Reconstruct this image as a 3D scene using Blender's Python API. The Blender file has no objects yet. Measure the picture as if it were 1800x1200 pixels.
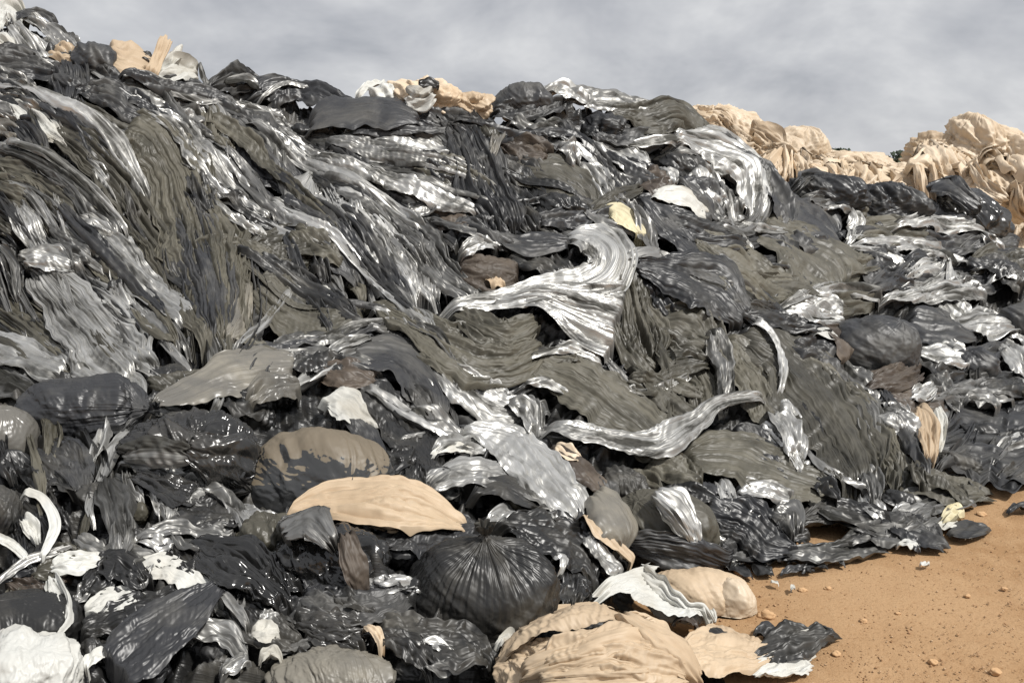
import bpy, math, random
import numpy as np
from mathutils import Vector

# ------------------------------------------------------------------ camera, sky, sun, exposure
SC = bpy.context.scene
COL = SC.collection
FPX, CX, CY = 1559.0, 900.0, 600.0          # focal length and centre in photo pixels (1800 x 1200)
CAMZ, PITCH = 1.8, math.radians(11.2)
cd = bpy.data.cameras.new("camera"); cam = bpy.data.objects.new("camera", cd); COL.objects.link(cam)
cam.location = (0, 0, CAMZ); cam.rotation_euler = (math.radians(90) - PITCH, 0, 0)
cd.sensor_width = 36.0; cd.lens = FPX / 1800 * 36.0; cd.clip_start = 0.05; cd.clip_end = 3000
SC.camera = cam
SC.view_settings.view_transform = 'Standard'; SC.view_settings.look = 'None'
SC.view_settings.exposure = 0.08; SC.view_settings.gamma = 1.0
SC.cycles.max_bounces = 6; SC.cycles.use_denoising = True

SUN = Vector((0.46, -0.30, 0.80)).normalized()   # from the ground towards the sun
sl = bpy.data.lights.new("sun", 'SUN'); sl.energy = 4.2; sl.angle = math.radians(5); sl.color = (1.0, 0.97, 0.92)
so = bpy.data.objects.new("sun", sl); COL.objects.link(so); so.location = (-6, -12, 16)
so.rotation_euler = (-SUN).to_track_quat('-Z', 'Y').to_euler()

W = bpy.data.worlds.new("World"); SC.world = W; W.use_nodes = True
nt = W.node_tree; nt.nodes.clear()
def N(tree, typ, **kw):
    n = tree.nodes.new(typ)
    for k, v in kw.items():
        if k.startswith('i_'): n.inputs[int(k[2:])].default_value = v
        else: setattr(n, k, v)
    return n
def LK(tree, a, b): tree.links.new(a, b)
def ramp(tree, stops, fac):
    r = N(tree, 'ShaderNodeValToRGB')
    e = r.color_ramp.elements
    while len(e) < len(stops): e.new(0.5)
    for k, (p, c) in enumerate(stops):
        e[k].position = p; e[k].color = (c[0], c[1], c[2], 1) if hasattr(c, '__len__') else (c, c, c, 1)
    LK(tree, fac, r.inputs[0]); return r
sky = N(nt, 'ShaderNodeTexSky', sky_type='NISHITA', sun_disc=False)
sky.sun_elevation = math.asin(SUN.z); sky.sun_rotation = math.atan2(SUN.x, SUN.y)
tc = N(nt, 'ShaderNodeTexCoord'); sep = N(nt, 'ShaderNodeSeparateXYZ'); LK(nt, tc.outputs['Generated'], sep.inputs[0])
zz = N(nt, 'ShaderNodeMath', operation='MAXIMUM', i_1=0.02); LK(nt, sep.outputs[2], zz.inputs[0])
za = N(nt, 'ShaderNodeMath', operation='ADD', i_1=0.45); LK(nt, zz.outputs[0], za.inputs[0])
dx = N(nt, 'ShaderNodeMath', operation='DIVIDE'); LK(nt, sep.outputs[0], dx.inputs[0]); LK(nt, za.outputs[0], dx.inputs[1])
dy = N(nt, 'ShaderNodeMath', operation='DIVIDE'); LK(nt, sep.outputs[1], dy.inputs[0]); LK(nt, za.outputs[0], dy.inputs[1])
cv = N(nt, 'ShaderNodeCombineXYZ'); LK(nt, dx.outputs[0], cv.inputs[0]); LK(nt, dy.outputs[0], cv.inputs[1])
n1 = N(nt, 'ShaderNodeTexNoise', noise_dimensions='3D'); n1.inputs['Scale'].default_value = 2.7; n1.inputs['Detail'].default_value = 5
n1.inputs['Roughness'].default_value = 0.58; n1.inputs['Distortion'].default_value = 0.2; LK(nt, cv.outputs[0], n1.inputs['Vector'])
r1 = ramp(nt, [(0.32, (3.8, 3.95, 4.3)), (0.44, (4.9, 5.0, 5.3)), (0.54, (5.8, 5.88, 6.1)), (0.68, (7.4, 7.42, 7.5))], n1.outputs[0])
mx = N(nt, 'ShaderNodeMix', data_type='RGBA'); mx.inputs[0].default_value = 0.96
LK(nt, sky.outputs[0], mx.inputs[6]); LK(nt, r1.outputs[0], mx.inputs[7])
bg = N(nt, 'ShaderNodeBackground'); bg.inputs['Strength'].default_value = 0.1; LK(nt, mx.outputs[2], bg.inputs[0])
wo = N(nt, 'ShaderNodeOutputWorld'); LK(nt, bg.outputs[0], wo.inputs[0])

# ------------------------------------------------------------------ noise
def _h(ix, iy, seed):
    h = (ix.astype(np.int64) * 374761393 + iy.astype(np.int64) * 668265263 + int(seed) * 974634577) & 0xFFFFFFFF
    h = ((h ^ (h >> 13)) * 1274126177) & 0xFFFFFFFF
    return (h ^ (h >> 16)) & 0xFFFF
def perlin(x, y, seed=0):
    x = np.asarray(x, float); y = np.asarray(y, float); x, y = np.broadcast_arrays(x, y)
    ix = np.floor(x); iy = np.floor(y); fx = x - ix; fy = y - iy
    u = fx * fx * fx * (fx * (fx * 6 - 15) + 10); v = fy * fy * fy * (fy * (fy * 6 - 15) + 10)
    def g(a, b):
        ang = _h(ix + a, iy + b, seed) * (2 * math.pi / 65536)
        return np.cos(ang) * (fx - a) + np.sin(ang) * (fy - b)
    return (1 - v) * ((1 - u) * g(0, 0) + u * g(1, 0)) + v * ((1 - u) * g(0, 1) + u * g(1, 1))
def perlin3(p, f, seed):
    """a cheap 3-D noise: three 2-D slices blended, good enough on closed blobs"""
    x, y, z = p[..., 0] * f, p[..., 1] * f, p[..., 2] * f
    return (perlin(x + 0.37 * z, y - 0.41 * z, seed) + perlin(y + 0.31 * x, z + 0.29 * x, seed + 7) + perlin(z - 0.33 * y, x + 0.27 * y, seed + 13)) * 0.62
def ridge(n): return 1 - 2.4 * np.abs(n)
def crumple(x, y, f, seed, octs=3):
    """creased film: straight-edged facets and warped ridges at several sizes; about 0..1"""
    x, y = np.broadcast_arrays(np.asarray(x, float), np.asarray(y, float))
    wx = x + 0.35 / f * perlin(x * f * 0.8, y * f * 0.8, seed + 50); wy = y + 0.35 / f * perlin(x * f * 0.8 + 9, y * f * 0.8, seed + 51)
    out = 0; a = 1.0; tot = 0
    for k in range(octs):
        c, s = math.cos(1.1 * k + seed), math.sin(1.1 * k + seed)
        r = ridge(perlin((wx * c - wy * s) * f, (wx * s + wy * c) * f, seed + k))
        c, s = math.cos(2.3 * k + seed * 1.7 + 0.6), math.sin(2.3 * k + seed * 1.7 + 0.6)
        q = (x * c + y * s) * f * 0.9 + 0.55 * perlin(x * f * 0.4, y * f * 0.4, seed + 60 + k) + seed
        tri = np.abs(q - np.floor(q) - 0.5) * 2
        msk = np.clip(0.5 + 1.3 * perlin(x * f * 0.5 + 4, y * f * 0.5, seed + 70 + k), 0, 1)
        out = out + a * (0.22 * r + 1.35 * tri * msk); tot += a; a *= 0.5; f *= 2.0
    return out / tot

# ------------------------------------------------------------------ the shape of the heap
# control points of the heap's surface: photo pixel -> distance in metres along the view axis
CT, ST = math.cos(PITCH), math.sin(PITCH)
def ground_d(v): return CAMZ / np.maximum(ST - (CY - np.asarray(v, float)) / FPX * CT, 0.004)
HP = [(0,1200,2.5),(-300,1200,2.4),(0,1450,1.95),(900,1450,2.0),(500,1200,2.52),(900,1200,2.62),(1150,1200,2.72),
 (0,900,3.05),(-300,900,3.0),(0,720,3.75),(500,900,3.35),(500,720,4.15),(250,1050,2.75),(700,1000,3.05),
 (0,600,4.35),(-300,600,4.35),(0,400,4.9),(0,200,5.5),(-300,200,5.4),(0,20,6.2),(-300,-20,6.0),(250,300,5.45),(250,120,6.2),
 (500,500,5.15),(500,180,6.8),(500,350,5.85),(900,150,7.5),(700,160,7.1),(900,400,6.1),(900,600,5.15),(900,800,4.4),(900,900,3.75),
 (1250,250,8.1),(1250,400,6.95),(1250,600,5.7),(1250,800,4.85),(1250,900,4.3),(1100,1010,3.75),
 (1450,330,9.0),(1450,500,7.3),(1450,700,5.75),(1450,880,4.65),(1700,340,10.4),(1800,420,10.0),(1700,550,8.0),(1700,700,6.4),
 (1800,600,7.7),(1800,740,6.2),(2100,600,8.4),(2100,420,11.0),(2100,330,12.5)]
for u, v in [(1300,1005),(1400,1003),(1500,990),(1600,965),(1690,930),(1740,878),(1800,852),(1900,830),(2100,800),(1180,1090),(1330,1120),(1450,1170),(1400,1300)]:
    HP.append((u, v, float(ground_d(v)) * 1.003))
for u, v in [(1600,1100),(1800,1000),(1800,1200),(2100,1000),(2100,1400),(1600,1400)]:
    HP.append((u, v, float(ground_d(v)) * 1.04))
HP = np.array(HP, float)
def _phi(r2): return 0.5 * r2 * np.log(r2 + 1e-9)
_c = HP[:, :2] / 600.0
_K = _phi(((_c[:, None] - _c[None]) ** 2).sum(-1)) + 0.002 * np.eye(len(_c))
_P = np.c_[np.ones(len(_c)), _c]
_A = np.block([[_K, _P], [_P.T, np.zeros((3, 3))]])
_w = np.linalg.solve(_A, np.r_[1 / HP[:, 2], 0, 0, 0])
GU, GV, GS = -420, -140, 6
_gu = np.arange(GU, 2240, GS); _gv = np.arange(GV, 1520, GS)
_q = np.stack(np.meshgrid(_gu / 600.0, _gv / 600.0), -1)
INVD = _w[-3] + _q[..., 0] * _w[-2] + _q[..., 1] * _w[-1]
for k in range(len(_c)):
    INVD = INVD + _w[k] * _phi(((_q - _c[k]) ** 2).sum(-1))
INVD = np.clip(INVD, 1 / 16.0, 1 / 1.5)
def heap_d(u, v):
    x = np.clip((np.asarray(u, float) - GU) / GS, 0, len(_gu) - 1.001); y = np.clip((np.asarray(v, float) - GV) / GS, 0, len(_gv) - 1.001)
    i = x.astype(int); j = y.astype(int); a = x - i; b = y - j
    d = (1 - b) * ((1 - a) * INVD[j, i] + a * INVD[j, i + 1]) + b * ((1 - a) * INVD[j + 1, i] + a * INVD[j + 1, i + 1])
    return 1 / d
def far_d(u, v): return 15.5 + (380 - np.asarray(v, float)) / 190 * 3.2 + 0 * np.asarray(u, float)
def unproject(u, v, d):
    x = (np.asarray(u, float) - CX) / FPX; y = (CY - np.asarray(v, float)) / FPX
    x, y, d = np.broadcast_arrays(x, y, d)
    return np.stack([x * d, d * (CT + y * ST), CAMZ + d * (y * CT - ST)], -1)
def lay_d(u, v):                                   # heap, or the dirt where the heap has run out
    return np.minimum(heap_d(u, v), ground_d(v))
def surf(u, v, dfun=lay_d):
    """points and normals of the surface under the given pixels"""
    p = unproject(u, v, dfun(u, v)); e = 5.0
    pu = unproject(u + e, v, dfun(u + e, v)) - unproject(u - e, v, dfun(u - e, v))
    pv = unproject(u, v - e, dfun(u, v - e)) - unproject(u, v + e, dfun(u, v + e))
    n = np.cross(pu, pv); n /= np.linalg.norm(n, axis=-1, keepdims=True) + 1e-12
    s = np.sign((n * (np.array([0, 0, CAMZ]) - p)).sum(-1, keepdims=True)); s[s == 0] = 1
    return p, n * s
def skyline(pts, u): a = np.array(pts, float); return np.interp(u, a[:, 0], a[:, 1])

# ------------------------------------------------------------------ mesh helpers
def grid_faces(nr, nc, wrap=False):
    r = np.arange(nr - 1)[:, None]; c = np.arange(nc if wrap else nc - 1)[None]
    a = r * nc + c; b = r * nc + (c + 1) % nc
    return np.stack([a, b, b + nc, a + nc], -1).reshape(-1, 4)
def mesh_obj(name, verts, quads, mat, uv=None, parent=None, smooth=True):
    me = bpy.data.meshes.new(name)
    v = np.asarray(verts, np.float32).reshape(-1, 3); q = np.asarray(quads, np.int32)
    me.vertices.add(len(v)); me.vertices.foreach_set('co', v.ravel())
    k = q.shape[1]
    me.loops.add(q.size); me.loops.foreach_set('vertex_index', q.ravel())
    me.polygons.add(len(q)); me.polygons.foreach_set('loop_start', np.arange(len(q), dtype=np.int32) * k)
    me.polygons.foreach_set('loop_total', np.full(len(q), k, np.int32))
    if smooth: me.polygons.foreach_set('use_smooth', np.ones(len(q), bool))
    if uv is not None:
        l = me.uv_layers.new(name='UVMap'); l.data.foreach_set('uv', np.asarray(uv, np.float32).reshape(-1, 2)[q.ravel()].ravel())
    me.update(); me.validate()
    me.materials.append(mat)
    o = bpy.data.objects.new(name, me); COL.objects.link(o)
    if parent is not None: o.parent = parent
    return o
def tag(o, label=None, cat=None, group=None, kind=None):
    for k, v in (('label', label), ('category', cat), ('group', group), ('kind', kind)):
        if v: o[k] = v
    return o
def recentre(o):
    """put the object's origin at the middle of its own mesh"""
    n = len(o.data.vertices); a = np.empty(n * 3, np.float32); o.data.vertices.foreach_get('co', a); a = a.reshape(-1, 3)
    c = a.mean(0); c[2] = a[:, 2].min(); o.data.vertices.foreach_set('co', (a - c).ravel()); o.location = [float(t) for t in c]; o.data.update()

# ------------------------------------------------------------------ materials
def new_mat(name):
    m = bpy.data.materials.new(name); m.use_nodes = True; t = m.node_tree; t.nodes.clear()
    out = N(t, 'ShaderNodeOutputMaterial'); b = N(t, 'ShaderNodeBsdfPrincipled'); LK(t, b.outputs[0], out.inputs[0])
    return m, t, b
def mixc(t, fac, a, b, blend='MIX'):
    m = N(t, 'ShaderNodeMix', data_type='RGBA', blend_type=blend)
    if hasattr(fac, 'is_output'): LK(t, fac, m.inputs[0])
    else: m.inputs[0].default_value = fac
    for s, i in ((a, 6), (b, 7)):
        if hasattr(s, 'is_output'): LK(t, s, m.inputs[i])
        else: m.inputs[i].default_value = (*s, 1)
    return m.outputs[2]
def noise(t, vec, scale, detail=3, rough=0.55, dist=0.0):
    n = N(t, 'ShaderNodeTexNoise'); n.inputs['Scale'].default_value = scale; n.inputs['Detail'].default_value = detail
    n.inputs['Roughness'].default_value = rough; n.inputs['Distortion'].default_value = dist; LK(t, vec, n.inputs['Vector']); return n.outputs[0]
def absr(t, s):
    a = N(t, 'ShaderNodeMath', operation='SUBTRACT', i_1=0.5); LK(t, s, a.inputs[0])
    b = N(t, 'ShaderNodeMath', operation='ABSOLUTE'); LK(t, a.outputs[0], b.inputs[0]); return b.outputs[0]
def film(name, col, dust, damt, rough, metal=0.0, spec=0.5, var=0.35, bump=0.6, fleck=None, settle=False):
    """plastic film: dusty patches, fine stretched wrinkles along the sheet, small random crinkles"""
    m, t, b = new_mat(name)
    uv = N(t, 'ShaderNodeUVMap'); geo = N(t, 'ShaderNodeNewGeometry'); oi = N(t, 'ShaderNodeObjectInfo')
    off = N(t, 'ShaderNodeVectorMath', operation='SCALE'); off.inputs[0].default_value = (31, 17, 23); LK(t, oi.outputs['Random'], off.inputs['Scale'])
    uvo = N(t, 'ShaderNodeVectorMath', operation='ADD'); LK(t, uv.outputs[0], uvo.inputs[0]); LK(t, off.outputs[0], uvo.inputs[1])
    mp = N(t, 'ShaderNodeMapping'); mp.inputs['Scale'].default_value = (1.0, 34, 1); LK(t, uvo.outputs[0], mp.inputs[0])
    strk = noise(t, mp.outputs[0], 1.0, 4, 0.6, 0.4)
    mp2 = N(t, 'ShaderNodeMapping'); mp2.inputs['Scale'].default_value = (2.2, 64, 1); LK(t, uvo.outputs[0], mp2.inputs[0])
    strk2 = absr(t, noise(t, mp2.outputs[0], 1.0, 3, 0.6, 0.5))
    mp3 = N(t, 'ShaderNodeMapping'); mp3.inputs['Scale'].default_value = (6, 15, 1); mp3.inputs['Rotation'].default_value = (0, 0, 0.35); LK(t, uvo.outputs[0], mp3.inputs[0])
    crk = absr(t, noise(t, mp3.outputs[0], 1.0, 3, 0.55, 0.9))
    pat = noise(t, geo.outputs['Position'], 2.6, 6, 0.62, 0.5)
    lo = 0.62 - 0.30 * damt
    dm = ramp(t, [(lo, 0.0), (lo + 0.22, 1.0)], pat).outputs[0]
    if settle:
        sz = N(t, 'ShaderNodeSeparateXYZ'); LK(t, geo.outputs['Normal'], sz.inputs[0])
        ad = N(t, 'ShaderNodeMath', operation='MULTIPLY_ADD', i_1=0.9); LK(t, pat, ad.inputs[0]); LK(t, sz.outputs[2], ad.inputs[2])
        dm = ramp(t, [(0.98, 0.0), (1.85, 1.0)], ad.outputs[0]).outputs[0]
    st = ramp(t, [(0.40, 0.06), (0.58, 1.0)] if metal > 0 else [(0.32, 0.40), (0.66, 1.0)], strk).outputs[0]
    dfac = N(t, 'ShaderNodeMath', operation='MULTIPLY', i_1=1.0); LK(t, dm, dfac.inputs[0])
    if not settle: LK(t, st, dfac.inputs[1])
    c = mixc(t, dfac.outputs[0], col, dust)
    hv = N(t, 'ShaderNodeHueSaturation'); LK(t, c, hv.inputs['Color'])
    vr = N(t, 'ShaderNodeMapRange'); vr.inputs['To Min'].default_value = 1 - var; vr.inputs['To Max'].default_value = 1 + var; LK(t, oi.outputs['Random'], vr.inputs[0])
    LK(t, vr.outputs[0], hv.inputs['Value'])
    cc = hv.outputs[0]
    if fleck:                                     # spots of dirt that stuck to the film
        fl = ramp(t, [(0.60, 0.0), (0.66, 1.0)], noise(t, geo.outputs['Position'], 9, 3, 0.6)).outputs[0]
        cc = mixc(t, fl, cc, fleck)
    LK(t, cc, b.inputs['Base Color'])
    rr = N(t, 'ShaderNodeMapRange'); rr.inputs['To Min'].default_value = rough; rr.inputs['To Max'].default_value = min(0.85, rough + 0.32); LK(t, dfac.outputs[0], rr.inputs[0])
    LK(t, rr.outputs[0], b.inputs['Roughness'])
    b.inputs['Metallic'].default_value = metal; b.inputs['Specular IOR Level'].default_value = spec
    h1 = N(t, 'ShaderNodeMath', operation='MULTIPLY', i_1=0.22); LK(t, strk2, h1.inputs[0])
    h2 = N(t, 'ShaderNodeMath', operation='MULTIPLY_ADD', i_1=0.38); LK(t, crk, h2.inputs[0]); LK(t, h1.outputs[0], h2.inputs[2])
    h3 = N(t, 'ShaderNodeMath', operation='MULTIPLY_ADD', i_1=0.55); LK(t, strk, h3.inputs[0]); LK(t, h2.outputs[0], h3.inputs[2])
    bp = N(t, 'ShaderNodeBump'); bp.inputs['Strength'].default_value = bump; bp.inputs['Distance'].default_value = 0.035; LK(t, h3.outputs[0], bp.inputs['Height'])
    LK(t, bp.outputs[0], b.inputs['Normal'])
    return m
M = {
 'K': film('fresh_black_film', (0.013, 0.0128, 0.0125), (0.075, 0.069, 0.057), 0.5, 0.38, spec=0.6, bump=0.35),
 'D': film('charcoal_film', (0.020, 0.0205, 0.0225), (0.078, 0.075, 0.068), 0.6, 0.41, spec=0.55, bump=0.35),
 'G': film('glossy_black_film', (0.014, 0.0138, 0.0135), (0.060, 0.055, 0.047), 0.4, 0.20, spec=0.7, bump=0.4),
 'O': film('dusty_olive_film', (0.038, 0.035, 0.026), (0.100, 0.092, 0.070), 0.95, 0.37, spec=0.5),
 'S': film('grey_silver_film', (0.27, 0.266, 0.255), (0.032, 0.031, 0.027), 0.9, 0.39, metal=0.75, bump=0.45, spec=0.6),
 'L': film('bright_silver_film', (0.53, 0.525, 0.505), (0.065, 0.063, 0.056), 0.85, 0.40, metal=0.75, spec=0.6, var=0.2, bump=0.45),
 'W': film('white_film', (0.54, 0.54, 0.51), (0.38, 0.355, 0.30), 0.7, 0.5, var=0.1, bump=0.5),
 'B': film('cream_film', (0.62, 0.51, 0.38), (0.50, 0.385, 0.26), 0.7, 0.5, var=0.12, bump=0.5),
 'N': film('tan_film', (0.47, 0.365, 0.25), (0.37, 0.275, 0.18), 0.7, 0.5, var=0.1, bump=0.3),
 'T': film('dirty_clear_film', (0.11, 0.104, 0.092), (0.22, 0.20, 0.16), 0.7, 0.30, spec=0.6, var=0.15, bump=0.4),
 'Q': film('dusty_bag_film', (0.040, 0.041, 0.042), (0.145, 0.118, 0.082), 0.55, 0.24, spec=0.6, var=0.05, bump=0.2, settle=True),
 'Y': film('pale_yellow_film', (0.58, 0.52, 0.34), (0.42, 0.38, 0.27), 0.5, 0.5, var=0.05),
 'R': film('brown_black_film', (0.045, 0.034, 0.026), (0.11, 0.085, 0.062), 0.7, 0.45, var=0.2),
}
# ------------------------------------------------------------------ builders of film things
CAT = {'plastic_sheet': 'plastic sheet', 'plastic_strip': 'plastic strip', 'film_bundle': 'film bundle', 'plastic_bag': 'plastic bag',
       'plastic_scrap': 'plastic scrap', 'plastic_tube': 'plastic tube'}
FLOW = []          # centre, direction and material of each authored sheet: the filler sheets follow them
SEED = [11]
def lumps(p):
    """the heap's own unevenness: everything that lies on it follows it"""
    a = p[..., 0] * 1.0 + 0.15 * p[..., 1]; b = p[..., 2] * 0.75 + p[..., 1] * 0.4
    k = np.clip((p[..., 2] - 0.02) / 0.35, 0, 1) * np.clip(p[..., 1] / 6.0, 0.3, 1.0)
    return k * (0.10 * perlin(a * 1.5, b * 1.5, 301) + 0.06 * perlin(a * 3.0 + 3, b * 3.0, 302))
def catmull(P, n):
    P = np.asarray(P, float)
    d = np.r_[0, np.cumsum(np.hypot(np.diff(P[:, 0]), np.diff(P[:, 1])) + 1e-6)]; q = np.linspace(0, d[-1], n)
    E = np.vstack([2 * P[0] - P[1], P, 2 * P[-1] - P[-2]])
    i = np.clip(np.searchsorted(d, q, side='right') - 1, 0, len(P) - 2); t = ((q - d[i]) / (d[i + 1] - d[i]))[:, None]
    a, b, c, e = E[i], E[i + 1], E[i + 2], E[i + 3]
    return 0.5 * (2 * b + (c - a) * t + (2 * a - 5 * b + 4 * c - e) * t * t + (3 * b - a - 3 * c + e) * t ** 3), d[-1]
BAGS = []
def lay_far(u, v): return lay_on(u, v, far_d, 12.0)
def lay_on(u, v, base=lay_d, dmin=0.2):
    """the heap with the bags and wads that already lie on it"""
    u, v = np.broadcast_arrays(np.asarray(u, float), np.asarray(v, float)); d = base(u, v)
    o = np.array([0, 0, CAMZ]); r = unproject(u, v, np.ones_like(u)) - o
    for c, a, ro in BAGS:
        def loc(w):
            x, z = w[..., 0], w[..., 2]; co, si = math.cos(-ro), math.sin(-ro)
            return np.stack([x * co - z * si, w[..., 1], x * si + z * co], -1) / a
        R_, O_ = loc(r), loc(o - c)
        A = (R_ * R_).sum(-1); B = (R_ * O_).sum(-1); Cc = (O_ * O_).sum(-1) - 1; D = B * B - A * Cc
        t = np.where(D > 0, (-B - np.sqrt(np.maximum(D, 0))) / A, 1e9)
        d = np.minimum(d, np.where(t > dmin, t, 1e9))
    return d
def sheet(name, label, mat, layer, pts, dfun=lay_d, nf=None, fa=1.15, cr=0.8, arch=0.04, tuck=0.5, e0=0.12, e1=0.12, rag=0.22, up=0.0, group=None, step=2.0, flow=True, grow=1.12, lf=0.4, bur=None, on=0):
    """a length of film laid on the heap along a spine; pleats run along it, its edges tuck into the pile"""
    SEED[0] += 17; sd = SEED[0]
    if on: dfun = lay_on; lf = 0.08; up = up + 0.004; tuck = 2.2
    if mat == 'W': arch, tuck, lf = 0.0, 0.2, lf * 0.35
    if mat == 'W' and rag > 0.1: fa, cr, rag = max(fa, 0.5), max(cr, 1.0), max(rag, 0.25)
    if bur is None: bur = 0.6 if on else 0.25 if (name in ('plastic_strip', 'plastic_scrap') and flow) else 1.0
    P = [tuple(p) + (0.0,) * (4 - len(p)) for p in pts]
    wmax = max(p[2] for p in P)
    if mat in 'SL' and wmax > 13 and fa > 1: fa, cr = 1.0, max(cr, 1.1)
    elif fa > 1.1 and mat in 'KDO': cr = max(cr, 1.0)
    if mat in 'KDORS' and fa == 1.15 and np.mean([q_[1] for q_ in P]) > 690 and min(q_[0] for q_ in P) < 1000:   # loose wrinkled film rather than pulled pleats
        fa, cr, rag = 0.55, max(cr, 1.35), max(rag, 0.28)
    if name == 'plastic_strip' and mat in 'WT': arch, tuck = 0.02, 0.25
    L0 = sum(math.hypot(P[i + 1][0] - P[i][0], P[i + 1][1] - P[i][1]) for i in range(len(P) - 1))
    ns = int(np.clip(L0 / step, 16, 300)); nc = int(np.clip(2.3 * wmax / (step * 0.62), 13, 190))
    C, L = catmull(P, ns)
    s = np.linspace(0, 1, ns)[:, None]; t = np.linspace(-1, 1, nc)[None]
    T = np.gradient(C[:, :2], axis=0); T /= np.linalg.norm(T, axis=1, keepdims=True) + 1e-9
    Nn = np.c_[-T[:, 1], T[:, 0]]
    taper = (0.70 + 0.30 * np.clip(s / max(e0, 1e-3), 0, 1) ** 0.8) * (0.70 + 0.30 * np.clip((1 - s) / max(e1, 1e-3), 0, 1) ** 0.8)
    hw = np.maximum(C[:, 2:3], 1.0) * taper * grow
    side = 1 + rag * (perlin(s * L / 60.0, np.sign(t) * 3.3 + 0.5, sd) * 2.2 + perlin(s * L / 19.0, np.sign(t) * 5.1, sd + 1) * 0.9)
    w = hw * side
    jag = (9 + rag * 60) * perlin(t * 1.7, sd * 0.37, sd + 2) + (3 + rag * 16) * perlin(t * 6.1, sd * 0.37, sd + 12)           # uneven ends
    jag = jag * min(1.0, wmax / 22.0)
    u = C[:, 0:1] + Nn[:, 0:1] * t * w + T[:, 0:1] * jag * (s - 0.5) * 2
    v = C[:, 1:2] + Nn[:, 1:2] * t * w + T[:, 1:2] * jag * (s - 0.5) * 2
    p, n = surf(u, v, dfun)
    dmid = float(np.median(dfun(C[:, 0], C[:, 1])))
    if float(np.median(p[..., 2])) < 0.05: tuck, bur, layer, lf = 0.08, 0.0, min(layer, 2), lf * 0.3   # lying on the dirt
    m = dmid / FPX                                        # metres per pixel here
    Lm = L * m; wm = hw * m; wref = wmax * m
    sm = s * Lm; tm = t * wm
    Wpx = 2 * wmax
    nf = Wpx / 17.0 if nf is None else nf * 0.7
    nf = float(np.clip(nf, 1.6, max(1.8, Wpx / 13.0)))
    lam = 2 * wm / nf                                      # pleat spacing, metres
    x = t * nf * 0.62 + 0.9 * perlin(sm / max(0.45, wref * 3.5), t * 0.9, sd + 3) + 0.12 * perlin(sm / (0.30 + 0.8 * wref) + 1.3 * t, t * 2.1, sd + 33)
    g = [0.5 + 1.9 * perlin(sm / min(0.40 + 1.6 * wref, 0.40 * Lm) + 1.1 * t, x * (0.22 + 0.3 * k) + 3 * k, sd + 44 + k) for k in range(4)]
    g = [np.clip(a_, 0.06, 1.25) for a_ in g]
    f = (0.45 + 0.6 * g[0]) * ridge(perlin(x + 40, sm / (2.6 + 5 * wref) + sd, sd + 4)) + 0.75 * g[1] * ridge(perlin(x * 2.2 + 7, sm / (1.6 + 3 * wref), sd + 5)) \
        + 0.42 * g[2] * ridge(perlin(x * 4.6, sm / (0.9 + 1.6 * wref), sd + 6)) + 0.16 * g[3] * ridge(perlin(x * 9.4, sm / (0.5 + 0.8 * wref), sd + 7))
    for k, (fr, sl_, dp) in enumerate(((0.9, 2.2, 1.15), (1.9, 1.5, 0.75), (3.7, 0.9, 0.40))):   # narrow deep creases
        nn = np.abs(perlin(x * fr + 13 * k, sm / (sl_ * (0.6 + 1.5 * wref)) + 0.6 * t + sd, sd + 90 + k))
        mk = np.clip(0.35 + 2.0 * perlin(sm / min(0.5 + 1.5 * wref, 0.45 * Lm) + 5 * k, x * fr * 0.35 + 9, sd + 95 + k), 0, 1)
        f = f - dp * mk * np.exp(-(nn / 0.075) ** 1.3)
    f = np.where(f > 0.75, 0.75 + (f - 0.75) * 0.72, f)             # broad crowns, narrow creases between them
    disp = (f - 0.5) * (0.80 * fa * lam)
    fc = 1.0 / (0.025 + 0.42 * wref)
    fc = fc * 1.0
    disp = disp + cr * 0.25 / fc * (crumple(sm * (0.85 if cr > 0.85 else 0.5) + 0 * t, tm * 1.25 + 0 * s, fc * (0.8 if mat in 'SL' else 1.0), sd + 20, 2 if mat in 'SL' else 3) - 0.5) * (1.35 if dmid < 3.9 else 1.0)
    edge = np.sqrt(np.clip(1 - t ** 2, 0, 1))
    disp = disp + arch * wm * edge
    tk = tuck * (0.8 + 2.6 * perlin(s * Lm / 0.22, np.sign(t) * 2.7 + 0.3, sd + 40))
    disp = disp - np.clip(tk, -0.6, 2.2) * (0.004 + 0.11 * wm) * np.abs(t) ** 5
    ends = np.clip((s + 0.02) / 0.10, 0, 1) * np.clip((1.02 - s) / 0.10, 0, 1); ends = ends * ends * (3 - 2 * ends)
    bury = (1 - ends) * bur * min(0.09, 0.5 * wref + 0.01) * dmid / 5
    disp = disp + 0.020 + layer * 0.0075 * dmid / 5 + up * min(1, dmid / 6) + C[:, 3:4] * lf * min(0.8, dmid / 6)
    disp = disp * (0.4 + 0.6 * ends) - bury
    disp = disp + lumps(p)
    q = p + n * disp[..., None]
    q[..., 2] = np.maximum(q[..., 2], 0.006 + 0.004 * (1 + f * 0.3))
    uvc = np.stack(np.broadcast_arrays(sm, tm), -1) * float(np.clip(dmid / 5.5, 0.4, 1.0)) ** 1.3
    o = mesh_obj(name, q, grid_faces(ns, nc), M[mat], uvc); recentre(o)
    tag(o, label, CAT[name], group)
    if flow:
        for k in range(0, ns, max(1, ns // 4)): FLOW.append((C[k, 0], C[k, 1], T[k, 0], T[k, 1], mat, label))
    return o
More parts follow.
